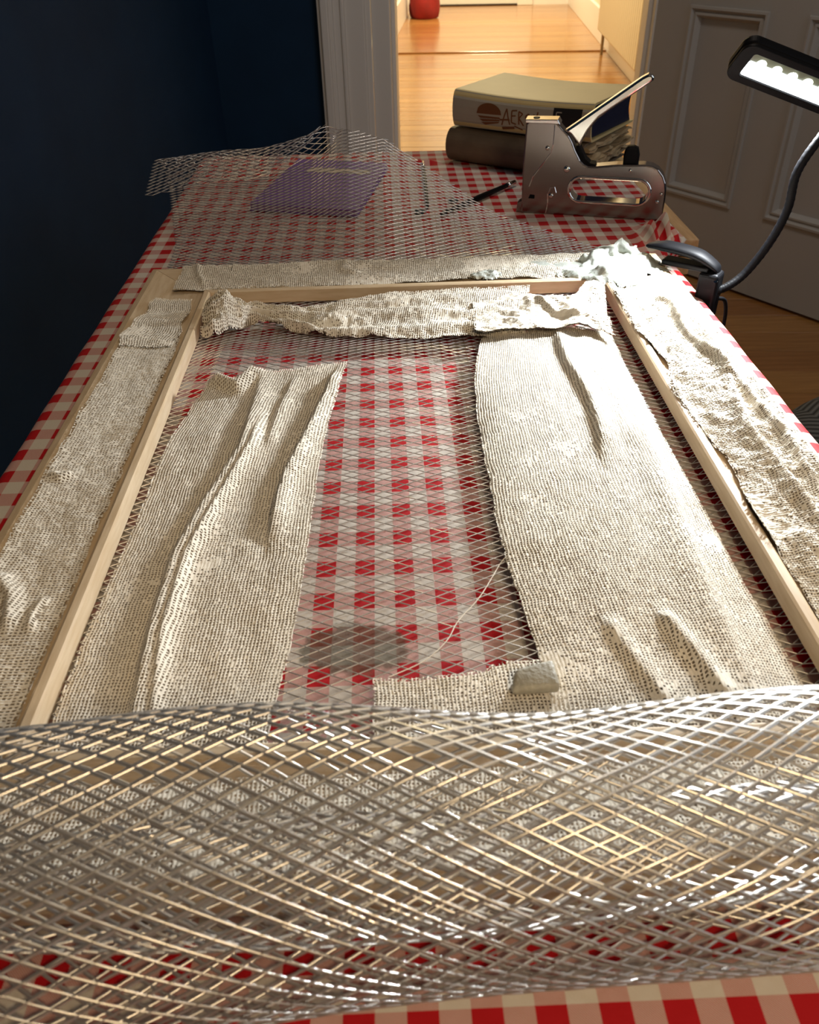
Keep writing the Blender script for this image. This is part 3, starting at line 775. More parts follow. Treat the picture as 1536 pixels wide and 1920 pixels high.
def on_back(a0, a1, x0, x1, hf):
    def S(A, B):
        X = x0 + (x1 - x0) * B; a = a0(X) + (a1(X) - a0(X)) * A
        return np.stack([X, FY1 - a, FB + prof_z(np.maximum(a, 0)) + 0.001 + hf(a, X) - np.maximum(0, -a)], -1)
    return S
ba0 = lambda X: np.where(X < -0.175, 0.006, -0.003) + 0.003 * (fbm(X * 40, X * 0 + 2, 131) - 0.5)
ba1 = lambda X: 0.0715 + 0.005 * (fbm(X * 40, X * 0 + 4, 133) - 0.5) - 0.006 * np.clip((X - 0.0) / 0.05, 0, 1) * np.clip((0.19 - X) / 0.05, 0, 1)
hb = lambda a, X: 0.001 + 0.0065 * np.maximum(0, fbm(X * 40, a * 60 + 3, 135) - 0.36) + ridge(X, a, [(-0.215, 0.005), (-0.21, 0.03), (-0.20, 0.06)], 0.004, 0.003, 0.004) + ridge(X, a, [(-0.045, 0.012), (-0.05, 0.03), (-0.03, 0.04)], 0.005, 0.005, 0.006) + 0.003 * np.exp(-((a - 0.05) / 0.014) ** 2)
gauze('plaster_strip', 'gauze strip stuck along the back bar of the frame', on_back(ba0, ba1, -0.232, 0.285, hb), 0.066, 0.517, 'a', seed=135, fill=0.58, p=0.0021, back=0.0009)
def on_front(A, B):
    X = -0.2 + 0.44 * B; a = 0.008 + 0.055 * A
    return np.stack([X, FY0 + a, FB + prof_z(a) + 0.0015 + 0.002 * fbm(X * 40, a * 60, 143)], -1)
gauze('plaster_strip', 'gauze strip on the front bar of the frame, seen through the rolled mesh', on_front, 0.055, 0.44, 'a', seed=143, fill=0.56, p=0.0021)

# ------------------------------------------------------------------ wet plaster
def lump(name, label, cx_, cy_, ax, ay, h, seed, base, rot=0.0, n=90, rough=1.0, sc=60, mat_=None):
    t = np.linspace(-1.25, 1.25, n); U, Vv = np.meshgrid(t, t, indexing='ij')
    ca, sa = math.cos(rot), math.sin(rot)
    X = cx_ + ca * U * ax - sa * Vv * ay; Y = cy_ + sa * U * ax + ca * Vv * ay
    r = np.hypot(U, Vv) + 0.55 * (fbm(U * 2.2 + 9, Vv * 2.2 + 9, seed) - 0.5) * 2
    env = np.clip((1.0 - r) / 0.45, 0, 1); env = np.sqrt(env) 
    bil = np.abs(fbm(X * sc + 3, Y * sc + 3, seed + 1) - 0.5) * 2
    fold = np.abs(fbm(X * sc * 0.55 + 13, Y * sc * 0.55 + 3, seed + 5) - 0.5) * 2
    Z = base(X, Y) + env * h * (0.25 + rough * (0.55 * bil + 0.9 * fold))
    F = gridfaces(n, n)
    m_ = (r[:-1, :-1] < 1.02).ravel()
    o = obj(name, tw(np.stack([X, Y, Z], -1).reshape(-1, 3)), F[m_], mat_ or M_WET, smooth=True)
    return tag(o, label, 'plaster')
barz = lambda X, Y: FB + 0.0120 + 0 * X
lump('wet_plaster', 'smooth smear of wet plaster on the back bar, left of the corner heap', 0.185, 0.893, 0.062, 0.026, 0.0055, 201, barz, rough=0.8, sc=30)
lump('wet_plaster', 'heap of wet grey-white plaster on the back right corner of the frame', 0.258, 0.872, 0.050, 0.048, 0.017, 211, barz, rough=1.15, sc=34)
lump('wet_plaster', 'small lump of plaster beside the inner edge of the back bar, right of the middle', 0.108, 0.868, 0.018, 0.011, 0.010, 221, barz, rough=1.0, sc=70, n=50)
lump('wet_plaster', 'rounded plaster lump at the inner back right corner of the frame', 0.215, 0.862, 0.026, 0.014, 0.011, 231, barz, rough=0.9, sc=45, n=60)
# torn flake of plaster standing up at the back edge
t_ = np.linspace(0, 1, 26); U_, W_ = np.meshgrid(t_, np.linspace(0, 1, 14), indexing='ij')
prof_h = np.interp(U_, [0, 0.15, 0.35, 0.5, 0.6, 0.75, 0.9, 1.0], [0.003, 0.008, 0.012, 0.013, 0.016, 0.011, 0.010, 0.003])
nz_ = fbm(U_ * 9 + 3, W_ * 5 + 2, 261)
XX = 0.236 + 0.050 * U_ + 0.008 * (nz_ - 0.5); ZZ = FB + 0.013 + prof_h * np.sin(W_ * math.pi) ** 0.7 * (0.75 + 0.5 * nz_)
YY = 0.906 + 0.026 * W_ + 0.012 * (fbm(U_ * 6, W_ * 6, 263) - 0.5) + 0.006 * np.sin(U_ * 14)
tag(obj('wet_plaster', tw(np.stack([XX, YY, ZZ], -1).reshape(-1, 3)), gridfaces(26, 14), M_WET, smooth=True), 'torn crest of plaster standing up at the rear of the corner heap', 'plaster')
# grey block of half-set plaster at the front
M_PUTTY = mat('grey_half_set_plaster', (0.40, 0.37, 0.29), 0.5, noise=0.3, nscale=90, bump=0.4, bscale=400)
V, F = bevelled(np.array([(0.058, 0.291, 0.013), (0.084, 0.291, 0.014), (0.083, 0.306, 0.014), (0.060, 0.304, 0.013),
                          (0.057, 0.290, 0.020), (0.083, 0.289, 0.023), (0.082, 0.307, 0.025), (0.061, 0.303, 0.022)]), BOXF, 0.0025, 3)
tag(obj('plaster_block', tw(V), F, M_PUTTY, smooth=True), 'small grey block of half-set plaster at the front edge of the wide strip', 'plaster')
# loose thread
tp = spline([(0.068, 0.402, 0.016), (0.064, 0.398, 0.0135), (0.049, 0.371, 0.0122), (0.034, 0.351, 0.0120), (0.026, 0.335, 0.0122), (0.012, 0.320, 0.0120), (-0.008, 0.309, 0.0122)], 40)
tag(obj('loose_thread', *tube(tw(tp), 0.00035, 6), M_PLASTER), 'single pale loose thread lying across the bare mesh', 'thread')

# ------------------------------------------------------------------ clip lamp
lamp = thing('clip_lamp', (0.345, 0.845, TZ - 0.04), 'black clip-on gooseneck LED lamp at the right edge of the table', 'lamp')
# squeeze handle: a flattened leaf shape
hp = spline([(0.287, 0.897, 0.040), (0.300, 0.887, 0.043), (0.318, 0.873, 0.043), (0.336, 0.859, 0.040), (0.350, 0.848, 0.032), (0.354, 0.845, 0.027)], 30)
wv = np.interp(np.linspace(0, 1, 30), [0, 0.05, 0.25, 0.6, 0.9, 1.0], [0.002, 0.006, 0.012, 0.0125, 0.0085, 0.003])
Vh = []; side = np.array([0.60, 0.80, 0.0])
for i, q in enumerate(hp):
    for k in range(14):
        a = 2 * math.pi * k / 14
        Vh.append(q + side * wv[i] * math.cos(a) + np.array([0, 0, 1]) * wv[i] * 0.42 * math.sin(a))
Fh = [(i * 14 + k, i * 14 + (k + 1) % 14, (i + 1) * 14 + (k + 1) % 14, (i + 1) * 14 + k) for i in range(29) for k in range(14)] + [tuple(range(14))[::-1], tuple(29 * 14 + k for k in range(14))]
obj('clip_handle', tw(Vh), Fh, M_BLACK, lamp, smooth=True)
def orient_box(c, e1, e2, e3, s, w):
    V, F = bbox((-s[0], s[0], -s[1], s[1], -s[2], s[2]), w, 3)
    return np.array(c) + V[:, :1] * np.array(e1) + V[:, 1:2] * np.array(e2) + V[:, 2:] * np.array(e3), F
e1 = np.array([0.80, -0.60, 0]); e2 = np.array([0.60, 0.80, 0]); e3 = np.array([0, 0, 1.0])
cb = obj('clip_body', *orient_box((0.347, 0.848, 0.75 + 0.001), e1, e2, e3, (0.011, 0.012, 0.026), 0.004), M_BLACK, lamp)
obj('clip_jaw', *orient_box((0.325, 0.866, 0.75 + 0.029), e1, e2, e3, (0.026, 0.009, 0.003), 0.002), M_BLACK, lamp)
obj('clip_jaw', *orient_box((0.340, 0.853, 0.75 - 0.036), e1, e2, e3, (0.020, 0.010, 0.006), 0.003), M_BLACK, lamp)
obj('switch_dot', *tube(tw([(0.3475, 0.8345, 0.0215), (0.3468, 0.8335, 0.022)]), 0.0022, 12), M_STEELB, cb)
nk = spline([(0.352, 0.845, 0.006), (0.366, 0.846, 0.010), (0.385, 0.850, 0.024), (0.403, 0.850, 0.056), (0.413, 0.850, 0.090), (0.413, 0.850, 0.125), (0.426, 0.850, 0.155), (0.448, 0.858, 0.180), (0.462, 0.872, 0.190), (0.466, 0.890, 0.186)], 140)
rad_ = 0.0044 + 0.00022 * np.sin(np.arange(140) * 2.4)
rad_[:8] = 0.0062
obj('gooseneck', *tube(tw(nk), rad_, 14), M_RUBBER, lamp, smooth=True)
cabp = spline([(0.358, 0.848, -0.004), (0.372, 0.856, -0.012), (0.382, 0.87, -0.05), (0.380, 0.88, -0.12), (0.36, 0.89, -0.25), (0.34, 0.9, -0.5), (0.33, 0.95, -0.745)], 60)
obj('power_cable', *tube(tw(cabp), 0.0022, 8), M_RUBBER, lamp, smooth=True)
HL = np.array([0.349, 0.905, 0.226]); HR = np.array([0.462, 0.893, 0.187])
ha = HR - HL; hlen = np.linalg.norm(ha); ha /= hlen; hc = (HL + HR) / 2
tocam = np.array([0, 0, 0.36]) - hc; tocam /= np.linalg.norm(tocam)
hn = tocam * 0.80 + np.array([0.05, 0.05, -0.62]); hn -= (hn @ ha) * ha; hn /= np.linalg.norm(hn)
hw_ = np.cross(hn, ha)
def capsule(L_, Wd_, r_, n=10):
    pts = []
    for sx_, sy_, a0_ in [(1, 1, 0), (-1, 1, 90), (-1, -1, 180), (1, -1, 270)]:
        for k in range(n + 1):
            a = math.radians(a0_ + 90 * k / n)
            pts.append((sx_ * (L_ / 2 - r_) + r_ * math.cos(a), sy_ * (Wd_ / 2 - r_) + r_ * math.sin(a)))
    return pts
def wl(p): p = np.array(p, float).copy(); p[2] += TZ; return p
head = obj('lamp_head', *prism(capsule(hlen, 0.044, 0.012), [], 0.013, 0.004, (wl(hc), ha, hw_, hn)), M_BLACK, lamp)
# raised bezel around the LED window, a dull reflector strip above the bright row
obj('bezel', *prism(capsule(hlen, 0.044, 0.012), [capsule(hlen - 0.026, 0.028, 0.003)[::-1]], 0.004, 0.0008, (wl(hc + hn * 0.0080), ha, hw_, hn)), M_BLACK, head)
M_LED = mat('lit_led_panel', (0.9, 0.95, 1.0), 0.3, emit=(0.93, 0.98, 1.0), estr=9.0)
M_LEDB = mat('lit_led', (0.9, 0.95, 1.0), 0.3, emit=(0.95, 1.0, 0.86), estr=14.0)
M_REFL = mat('dull_olive_reflector', (0.10, 0.11, 0.075), 0.4)
upw = hw_ if hw_[2] > 0 else -hw_
obj('reflector', *prism(capsule(hlen - 0.026, 0.028, 0.003), [], 0.0012, 0.0002, (wl(hc + hn * 0.0066), ha, hw_, hn)), M_REFL, head)
obj('led_panel', *prism(capsule(hlen - 0.028, 0.017, 0.002), [], 0.0012, 0.0002, (wl(hc + hn * 0.0076 - upw * 0.005), ha, hw_, hn)), M_LED, head)
for k in range(5):
    c_ = hc + ha * (-0.034 + 0.017 * k) + hn * 0.0072 + upw * 0.0038
    obj('led', *tube(np.array([wl(c_ + hn * q) for q in (0, 0.001, 0.0018)]), [0.0050, 0.0046, 0.002], 14), M_LEDB, head)
lo = area_light('lamp_led_light', wl(hc + hn * 0.0115), wl(hc + hn * 1.0), hlen - 0.03, 0.02, 5.4, (0.92, 0.97, 1.0), math.radians(125))
mm = Matrix.Identity(4)
for r in range(3): mm[r][0] = ha[r]; mm[r][1] = hw_[r] ; mm[r][2] = -hn[r]
zz_ = np.cross(ha, hw_)
if zz_ @ hn > 0:
    for r in range(3): mm[r][1] = -hw_[r]
mm.translation = Vector(wl(hc + hn * 0.0115)); lo.matrix_world = mm

# ------------------------------------------------------------------ staple gun
SO = np.array([0.189, 1.161, 0.0]); SE = np.array([0.3686 - 0.189, 1.1063 - 1.161, 0]); SE /= np.linalg.norm(SE)
SN = np.array([-SE[1], SE[0], 0])
fr = (wl(SO), SE, np.array([0, 0, 1.0]), -SN)
gun = thing('staple_gun', wl(SO + SE * 0.09), 'chrome hand staple gun standing upright in front of the books', 'staple gun')
body = [(0.0, 0.0005), (-0.001, 0.066), (0.0, 0.1145), (0.003, 0.1175), (0.038, 0.118), (0.044, 0.113), (0.0486, 0.1082), (0.0560, 0.102), (0.0610, 0.0950), (0.0666, 0.0838), (0.074, 0.0722), (0.079, 0.068), (0.0847, 0.0655), (0.0946, 0.0655), (0.1212, 0.0690), (0.1574, 0.0705), (0.166, 0.0695), (0.1745, 0.0655), (0.1815, 0.058), (0.186, 0.049), (0.188, 0.040), (0.1886, 0.0272), (0.188, 0.004), (0.184, 0.001), (0.1046, 0.0008), (0.0528, 0.0008)]
def stadium(x0, x1, z0, z1, n=10):
    r = (z1 - z0) / 2; zc = (z0 + z1) / 2; P = []
    for k in range(n + 1):
        a = -math.pi / 2 + math.pi * k / n; P.append((x1 - r + r * math.cos(a), zc + r * math.sin(a)))
    for k in range(n + 1):
        a = math.pi / 2 + math.pi * k / n; P.append((x0 + r + r * math.cos(a), zc + r * math.sin(a)))
    return P
slot = stadium(0.064, 0.166, 0.0215, 0.0500)
b_ = obj('body', *prism(body, [slot[::-1]], 0.022, 0.0022, fr), M_STEEL, gun)
# pressed rim around the grip opening
obj('grip_rim', *prism(stadium(0.0600, 0.170, 0.0175, 0.0540), [stadium(0.0642, 0.1658, 0.0217, 0.0498)[::-1]], 0.0255, 0.0014, fr), M_STEELB, gun)
lever = [(0.050, 0.1065), (0.060, 0.1135), (0.138, 0.1705), (0.1454, 0.1745), (0.150, 0.1740), (0.1528, 0.171), (0.1520, 0.1672), (0.1440, 0.1615), (0.1089, 0.1365), (0.0915, 0.1235), (0.0800, 0.108), (0.071, 0.0890), (0.064, 0.0960), (0.058, 0.1025)]
lv = obj('lever', *prism(lever, [], 0.017, 0.0028, fr), M_STEELB, gun)
tp_ = obj('top_plate', *prism([(-0.001, 0.1150), (-0.001, 0.1195), (0.0405, 0.1205), (0.0440, 0.1150)], [], 0.0235, 0.0010, fr), M_STEELB, gun)
def along(s, z, t): return wl(SO + SE * s + np.array([0, 0, z]) - SN * t)
def disc(s, z, r, t0, t1, seg=16):
    pts = [along(s, z, t0), along(s, z, (t0 * 0.3 + t1 * 0.7)), along(s, z, t1)]
    return tube(np.array(pts), [r, r * 0.9, r * 0.45], seg)
obj('screw_hole', *tube(np.array([wl(SO + SE * 0.012 + np.array([0, 0, q])) for q in (0.1185, 0.1207)]), 0.0042, 16), M_BLACK, tp_)
for s_, z_, r_ in [(0.0301, 0.0858, 0.0030), (0.0576, 0.0607, 0.0046), (0.0395, 0.0256, 0.0036), (0.1392, 0.0628, 0.0022), (0.1824, 0.0354, 0.0022), (0.1786, 0.0254, 0.0026)]:
    obj('rivet', *disc(s_, z_, r_, 0.0105, 0.0135), M_STEELB, gun, smooth=True)
obj('catch_knob', *prism([(0.1285, 0.068), (0.1480, 0.068), (0.1482, 0.080), (0.1455, 0.0890), (0.1401, 0.0912), (0.1330, 0.0910), (0.1296, 0.0875), (0.1280, 0.080)], [], 0.012, 0.0025, fr), M_BLACK, gun)
obj('lever_gap', *prism([(0.066, 0.090), (0.071, 0.0895), (0.080, 0.074), (0.0865, 0.069), (0.0940, 0.068), (0.0940, 0.0645), (0.084, 0.0640), (0.073, 0.071)], [], 0.019, 0.0008, fr), M_BLACK, gun)
obj('nose', *prism([(-0.0075, 0.000), (-0.006, 0.013), (0.002, 0.018), (0.002, 0.0005)], [], 0.014, 0.001, fr), M_STEEL, gun)
obj('seam', *tube(np.array([along(s, z, 0.0112) for s, z in [(0.0372, 0.114), (0.0370, 0.090), (0.0350, 0.080), (0.026, 0.067), (0.014, 0.050), (0.009, 0.036)]]), 0.0007, 6), M_STEELB, b_)
obj('seam', *tube(np.array([along(s, z, 0.0112) for s, z in [(0.034, 0.001), (0.036, 0.016), (0.0350, 0.028), (0.038, 0.036), (0.0435, 0.037), (0.046, 0.030)]]), 0.0007, 6), M_STEELB, b_)
obj('window', *prism([(0.009, 0.0205), (0.0175, 0.0205), (0.0175, 0.0255), (0.011, 0.0260)], [], 0.0228, 0.0003, fr), M_BLACK, b_)

# ------------------------------------------------------------------ books
BA = math.radians(-36)
BE = np.array([math.cos(BA), math.sin(BA), 0]); BNN = np.array([-BE[1], BE[0], 0])   # along the spine, away from the spine
def book(name, label, O, L, Wd, z0, T, mcover, mpages, bulge, be=BE, bn=BNN, tatter=False, tilt=0.0, seed=0):
    root = thing(name, wl(O + be * L / 2 + bn * Wd / 2 + np.array([0, 0, z0])), label, 'book')
    zax = np.array([0, 0, 1.0])
    # cover: a bent shell swept along the spine
    ct = 0.0032
    n = 14
    outer = [(Wd, T - ct * 0), (0.012, T)]
    for k in range(1, n):
        a = math.pi / 2 + math.pi * k / n
        outer.append((0.010 + bulge * math.cos(a) - 0.0, T / 2 + (T / 2) * math.sin(a)))
    outer += [(0.012, 0.0), (Wd, 0.0)]
    inner = [(Wd, ct), (0.014, ct)]
    for k in range(n - 1, 0, -1):
        a = math.pi / 2 + math.pi * k / n
        inner.append((0.012 + (bulge - ct * 0.4) * math.cos(a), T / 2 + (T / 2 - ct) * math.sin(a)))
    inner += [(0.014, T - ct), (Wd, T - ct)]
    pf = outer + inner; m_ = len(pf); V = []; segs = 14
    for i in range(segs + 1):
        s = L * i / segs
        sag = -0.004 * math.sin(math.pi * i / segs) * (1 if not tatter else 0.6)
        for w_, z_ in pf: V.append(O + be * s + bn * w_ + zax * (z0 + z_ + (sag * (z_ / T))))
    F = [(i * m_ + k, (i + 1) * m_ + k, (i + 1) * m_ + (k + 1) % m_, i * m_ + (k + 1) % m_) for i in range(segs) for k in range(m_)]
    h = len(outer)
    for e in (0, segs):
        b0 = e * m_
        for k in range(h - 1):
            q = (b0 + k, b0 + k + 1, b0 + m_ - 2 - k, b0 + m_ - 1 - k)
            F.append(q if e else q[::-1])
    V = np.array(V); V[:, 2] += TZ
    obj('cover', V, F, mcover, root)
    # pages
    if not tatter:
        P = []
        pt = 0.0034
        outl = [(0.012, pt + 0.002), (0.006, T / 2), (0.012, T - pt - 0.002)] + [(Wd - 0.004 - 0.010 * math.sin(math.pi * k / 8), T - pt - (T - 2 * pt) * k / 8) for k in range(9)]
        nV = []
        for s in np.linspace(0.004, L - 0.004, 15):
            sag = -0.004 * math.sin(math.pi * s / L)
            for w_, z_ in outl: nV.append(O + be * s + bn * w_ + zax * (z0 + z_ + sag * z_ / T))
        k_ = len(outl)
        F = [(i * k_ + j, (i + 1) * k_ + j, (i + 1) * k_ + (j + 1) % k_, i * k_ + (j + 1) % k_) for i in range(14) for j in range(k_)] + [tuple(range(k_)), tuple(14 * k_ + j for j in range(k_))[::-1]]
        nV = np.array(nV); nV[:, 2] += TZ
        obj('page_block', nV, F, mpages, root)
    else:
        r = random.Random(seed)
        nl = 9; hh = (T - 0.008) / nl
        for i in range(nl):
            e0 = r.uniform(0.0, 0.006); e1_ = L + r.uniform(-0.004, 0.012); wq = Wd + r.uniform(-0.010, 0.016)
            z_ = 0.004 + i * hh
            nV = []; ns, nw = 16, 12
            for top in (0, 1):
                for a in range(ns):
                    for b in range(nw):
                        s = e0 + (e1_ - e0) * a / (ns - 1); w_ = 0.010 + (wq - 0.010) * b / (nw - 1)
                        if a == ns - 1: s += r.uniform(-0.004, 0.003)
                        if b == nw - 1: w_ += r.uniform(-0.005, 0.003)
                        edge = max(0, a / (ns - 1) - 0.7) / 0.3 + max(0, b / (nw - 1) - 0.7) / 0.3
                        zq = z_ + top * hh * 0.82 + edge * 0.0016 * math.sin(w_ * 110 + i * 2) + (0.0005 * edge * math.sin(s * 200 + i))
                        nV.append(O + be * s + bn * w_ + zax * (z0 + zq))
            NN = ns * nw; F = []
            for a in range(ns - 1):
                for b in range(nw - 1):
                    q = a * nw + b; F.append((q, q + 1, q + nw + 1, q + nw)); q += NN; F.append((q, q + nw, q + nw + 1, q + 1))
            ring = [a * nw for a in range(ns)] + [(ns - 1) * nw + b for b in range(1, nw)] + [a * nw + nw - 1 for a in range(ns - 2, -1, -1)] + [b for b in range(nw - 2, 0, -1)]
            for q in range(len(ring)):
                a, b = ring[q], ring[(q + 1) % len(ring)]; F.append((a, b, b + NN, a + NN))
            nV = np.array(nV); nV[:, 2] += TZ
            obj('page_bundle', nV, F, mpages, root)
    return root
M_BROWN = mat('worn_brown_cover', (0.17, 0.125, 0.085), 0.55, noise=0.35, nscale=25, bump=0.15, bscale=120)
M_BCREAM = mat('yellowed_cream_cover', (0.62, 0.50, 0.25), 0.5, noise=0.10, nscale=14)
M_SPINE = mat('grey_beige_paper', (0.40, 0.37, 0.32), 0.6, noise=0.1, nscale=18)
M_NAVY = mat('navy_dyed_page_edges', (0.012, 0.016, 0.05), 0.45, noise=0.4, nscale=60, stretch=(1, 1, 6))
M_OLD = mat('old_foxed_paper', (0.46, 0.36, 0.22), 0.8, col2=(0.30, 0.20, 0.10), nscale=60)
BO = np.array([0.106, 1.430, 0.0])
bk1 = book('old_book', 'thick brown book with tattered page edges, lower of the two books', BO + BNN * 0.0, 0.235, 0.170, 0.002, 0.050, M_BROWN, M_OLD, 0.020, tatter=True, seed=4)
BO2 = BO + BE * 0.004 + BNN * 0.004
bk2 = book('paperback_book', 'thick cream book with navy page edges lying on the brown book', BO2, 0.238, 0.168, 0.0535, 0.054, M_BCREAM, M_NAVY, 0.010)
# printed spine wrapper: pale grey paper with a brown emblem, brush lettering and a dark label
def spine_pt(s, z, off):       # point on the bowed spine of the upper book (s along, z 0..T)
    T = 0.054; a = math.pi - math.asin(max(-1, min(1, (z - T / 2) / (T / 2))))
    w_ = 0.010 + 0.010 * math.cos(a) - off
    sag = -0.004 * math.sin(math.pi * s / 0.238)
    return BO2 + BE * s + BNN * w_ + np.array([0, 0, 0.0535 + z + sag * z / T + TZ])
def spine_patch(name, poly, off, material, parent):
    # poly of (s,z) -> thin flat print following the spine, triangulated as a fan of strips
    s0, s1 = min(p[0] for p in poly), max(p[0] for p in poly)
    ns = 24; V = []; F = []
    P = list(poly)
    for i in range(ns + 1):
        s = s0 + (s1 - s0) * (i + 0.001) / (ns + 0.002)
        zs = []
        for k in range(len(P)):
            (a, za), (b, zb_) = P[k], P[(k + 1) % len(P)]
            if (a - s) * (b - s) <= 0 and a != b: zs.append(za + (zb_ - za) * (s - a) / (b - a))
        lo_, hi_ = (min(zs), max(zs)) if zs else (0.02, 0.02)
        for k in range(6): V.append(spine_pt(s, lo_ + (hi_ - lo_) * k / 5, off))
    for i in range(ns):
        for k in range(5): F.append((i * 6 + k, (i + 1) * 6 + k, (i + 1) * 6 + k + 1, i * 6 + k + 1))
    return obj(name, V, F, material, parent)
sp = spine_patch('spine_paper', [(0.0005, 0.0010), (0.2375, 0.0010), (0.2375, 0.0530), (0.0005, 0.0530)], 0.0006, M_SPINE, bk2)
M_PRINT = mat('brown_print', (0.16, 0.055, 0.015), 0.6)
M_DARKP = mat('black_print', (0.012, 0.011, 0.014), 0.5)
M_PALEP = mat('pale_print', (0.35, 0.33, 0.30), 0.6)
el = lambda cx_, cz_, rx, rz, a0_=0, a1_=360, n=24: [(cx_ + rx * math.cos(math.radians(a0_ + (a1_ - a0_) * k / n)), cz_ + rz * math.sin(math.radians(a0_ + (a1_ - a0_) * k / n))) for k in range(n)]
spine_patch('emblem', el(0.067, 0.027, 0.022, 0.0155, 0, 180, 23) + [(0.045, 0.0255)], 0.0010, M_PRINT, sp)
for k in range(3):
    spine_patch('emblem', [(0.047 + 0.003 * k, 0.0225 - 0.005 * k), (0.086, 0.0235 - 0.0035 * k), (0.088 - 0.002 * k, 0.0210 - 0.0035 * k), (0.052 + 0.004 * k, 0.0190 - 0.005 * k)], 0.0010, M_PRINT, sp)
def stroke(pts, w=0.0022):
    for (a, b) in zip(pts[:-1], pts[1:]):
        dx, dz = b[0] - a[0], b[1] - a[1]; l = math.hypot(dx, dz); nx, nz = -dz / l * w / 2, dx / l * w / 2
        spine_patch('lettering', [(a[0] + nx, a[1] + nz), (b[0] + nx, b[1] + nz), (b[0] - nx, b[1] - nz), (a[0] - nx, a[1] - nz)], 0.0011, M_PRINT, sp)
stroke([(0.090, 0.012), (0.098, 0.038), (0.104, 0.014)]); stroke([(0.086, 0.020), (0.104, 0.022)], 0.0026)      # A
stroke([(0.107, 0.036), (0.107, 0.018), (0.115, 0.016)]); stroke([(0.107, 0.028), (0.114, 0.029)]); stroke([(0.107, 0.036), (0.116, 0.037)])   # E
stroke([(0.120, 0.016), (0.119, 0.036), (0.126, 0.033), (0.120, 0.026), (0.128, 0.015)])   # R
stroke([(0.131, 0.030), (0.136, 0.034), (0.139, 0.024), (0.134, 0.018), (0.131, 0.030)])    # O
stroke([(0.143, 0.018), (0.145, 0.034)]); stroke([(0.148, 0.016), (0.151, 0.038)])
stroke([(0.090, 0.007), (0.112, 0.010)], 0.004); stroke([(0.112, 0.013), (0.126, 0.008)], 0.002)
lb = spine_patch('dark_label', [(0.176, 0.016), (0.222, 0.016), (0.222, 0.046), (0.176, 0.046)], 0.0010, M_DARKP, sp)
for q in ([(0.1815, 0.022), (0.1815, 0.040)], [(0.1815, 0.040), (0.190, 0.040)], [(0.1815, 0.031), (0.189, 0.031)], [(0.1815, 0.022), (0.190, 0.022)]):
    (a, b) = q; dx, dz = b[0] - a[0], b[1] - a[1]; l = math.hypot(dx, dz); nx, nz = -dz / l * 0.0008, dx / l * 0.0008
    spine_patch('label_lettering', [(a[0] + nx, a[1] + nz), (b[0] + nx, b[1] + nz), (b[0] - nx, b[1] - nz), (a[0] - nx, a[1] - nz)], 0.0014, M_PALEP, sp)

# ------------------------------------------------------------------ notebook, brushes
M_PURPLE = mat('purple_notebook_card', (0.17, 0.075, 0.30), 0.45)
M_PAPER = mat('white_paper', (0.7, 0.68, 0.62), 0.8)
M_LABEL = mat('beige_label_tape', (0.52, 0.43, 0.33), 0.6)
nb = np.array([(-0.193, 1.195), (-0.040, 1.150), (0.006, 1.390), (-0.140, 1.435)])
note = thing('notebook', wl(np.append(nb.mean(0), 0.0)), 'purple notebook with a beige label lying under the wire mesh', 'notebook')
def quadbox(c4, z0, z1, w):
    V = np.array([(*q, z0) for q in c4] + [(*q, z1) for q in c4]); return bevelled(V, BOXF, w, 2)
def inset(c4, k):
    c = c4.mean(0); return c + (c4 - c) * k
V, F = quadbox(nb, 0.0095, 0.0110, 0.0005); fc = obj('front_cover', tw(V), F, M_PURPLE, note)
V, F = quadbox(inset(nb, 0.985), 0.0028, 0.0095, 0.0003); obj('page_block', tw(V), F, mat('lilac_paper', (0.30, 0.20, 0.42), 0.7), note)
V, F = quadbox(nb, 0.0012, 0.0028, 0.0005); obj('back_cover', tw(V), F, M_PURPLE, note)
ex = (nb[1] - nb[0]); ey = (nb[3] - nb[0])
lab = np.array([nb[0] + ex * a + ey * b for a, b in [(0.22, 0.70), (0.86, 0.70), (0.86, 0.80), (0.22, 0.80)]])
V, F = quadbox(lab, 0.0111, 0.0114, 0.0001); obj('label_tape', tw(V), F, M_LABEL, fc)

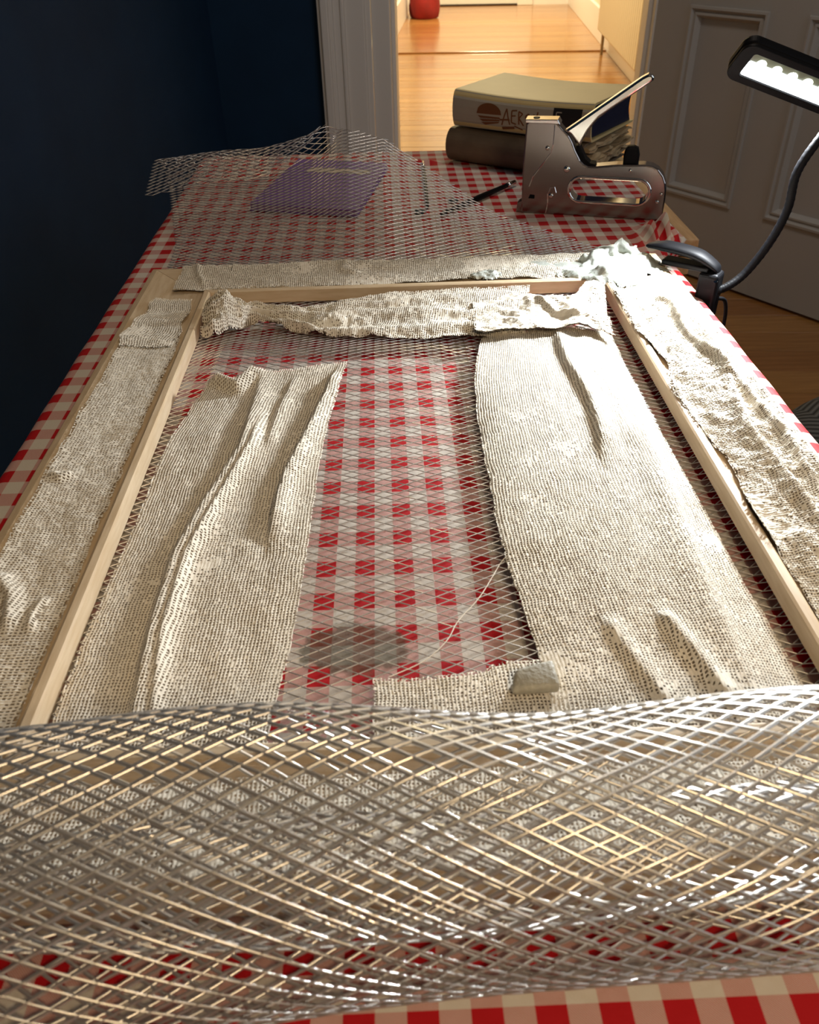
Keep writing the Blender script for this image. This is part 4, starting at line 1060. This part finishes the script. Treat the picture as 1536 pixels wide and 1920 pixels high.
def brush(a, b, r, label, name='paint_brush'):
    a = np.array(a, float); b = np.array(b, float)
    t = thing(name, wl((a + b) / 2 - np.array([0, 0, r])), label, 'brush')
    pts = [a + (b - a) * q for q in (0, 0.02, 0.5, 0.86)]
    obj('handle', *tube(tw(pts), [r * 0.4, r * 0.8, r * 1.15, r * 0.9], 10), M_BLACK, t, smooth=True)
    pts = [a + (b - a) * q for q in (0.86, 0.90, 0.97)]
    obj('ferrule', *tube(tw(pts), [r * 0.95, r, r * 0.9], 10), M_STEELB, t, smooth=True)
    pts = [a + (b - a) * q for q in (0.97, 0.985, 1.0)]
    obj('tip', *tube(tw(pts), [r * 0.85, r * 0.8, r * 0.25], 10), M_LABEL, t, smooth=True)
brush((0.058, 1.172, 0.0045), (0.063, 1.420, 0.0045), 0.0030, 'thin black stick with a pale tip, lying upright between notebook and books')
brush((0.074, 1.140, 0.0050), (0.198, 1.282, 0.0065), 0.0036, 'black stick slanting towards the foot of the staple gun')
M_TEAL = mat('dark_blue_green_clay', (0.03, 0.06, 0.075), 0.6)
for (x, y, s, lb_) in [(0.046, 1.158, 0.008, 'small dark blue crumb below the upright black stick'), (0.097, 1.205, 0.007, 'small dark blue crumb above the slanting black stick')]:
    V, F = blob((x, y, 0.0035), (s, s * 0.7, 0.004), int(x * 1000), 14, 9, 0.3)
    tag(obj('crumb', tw(V), F, M_TEAL, smooth=True), lb_, 'crumb')

# ------------------------------------------------------------------ upholstered pouf beside the table
M_HB = herringbone()
pc = np.array([0.86, 1.02, 0.0])
pouf = thing('pouf', pc, 'dark grey herringbone pouf on the floor right of the table', 'pouf')
n, m_ = 64, 40; V = []
for i in range(m_):
    p_ = -math.pi / 2 + math.pi * i / (m_ - 1)
    for k in range(n):
        t = 2 * math.pi * k / n
        cr = abs(math.cos(p_)) ** 0.45; sz = math.copysign(abs(math.sin(p_)) ** 0.55, math.sin(p_))
        V.append((pc[0] + 0.29 * cr * math.cos(t), pc[1] + 0.29 * cr * math.sin(t), 0.215 + 0.215 * sz))
F = [(i * n + k, i * n + (k + 1) % n, (i + 1) * n + (k + 1) % n, (i + 1) * n + k) for i in range(m_ - 1) for k in range(n)]
obj('body', V, F, M_HB, pouf, smooth=True)
ring = [(pc[0] + 0.293 * math.cos(t), pc[1] + 0.293 * math.sin(t), 0.30) for t in np.linspace(0, 2 * math.pi, 65)]
obj('piping', *tube(ring, 0.006, 8, caps=False), M_RUBBER, pouf, smooth=True)

for o in bpy.data.objects:
    if 'wpos' in o: del o['wpos']
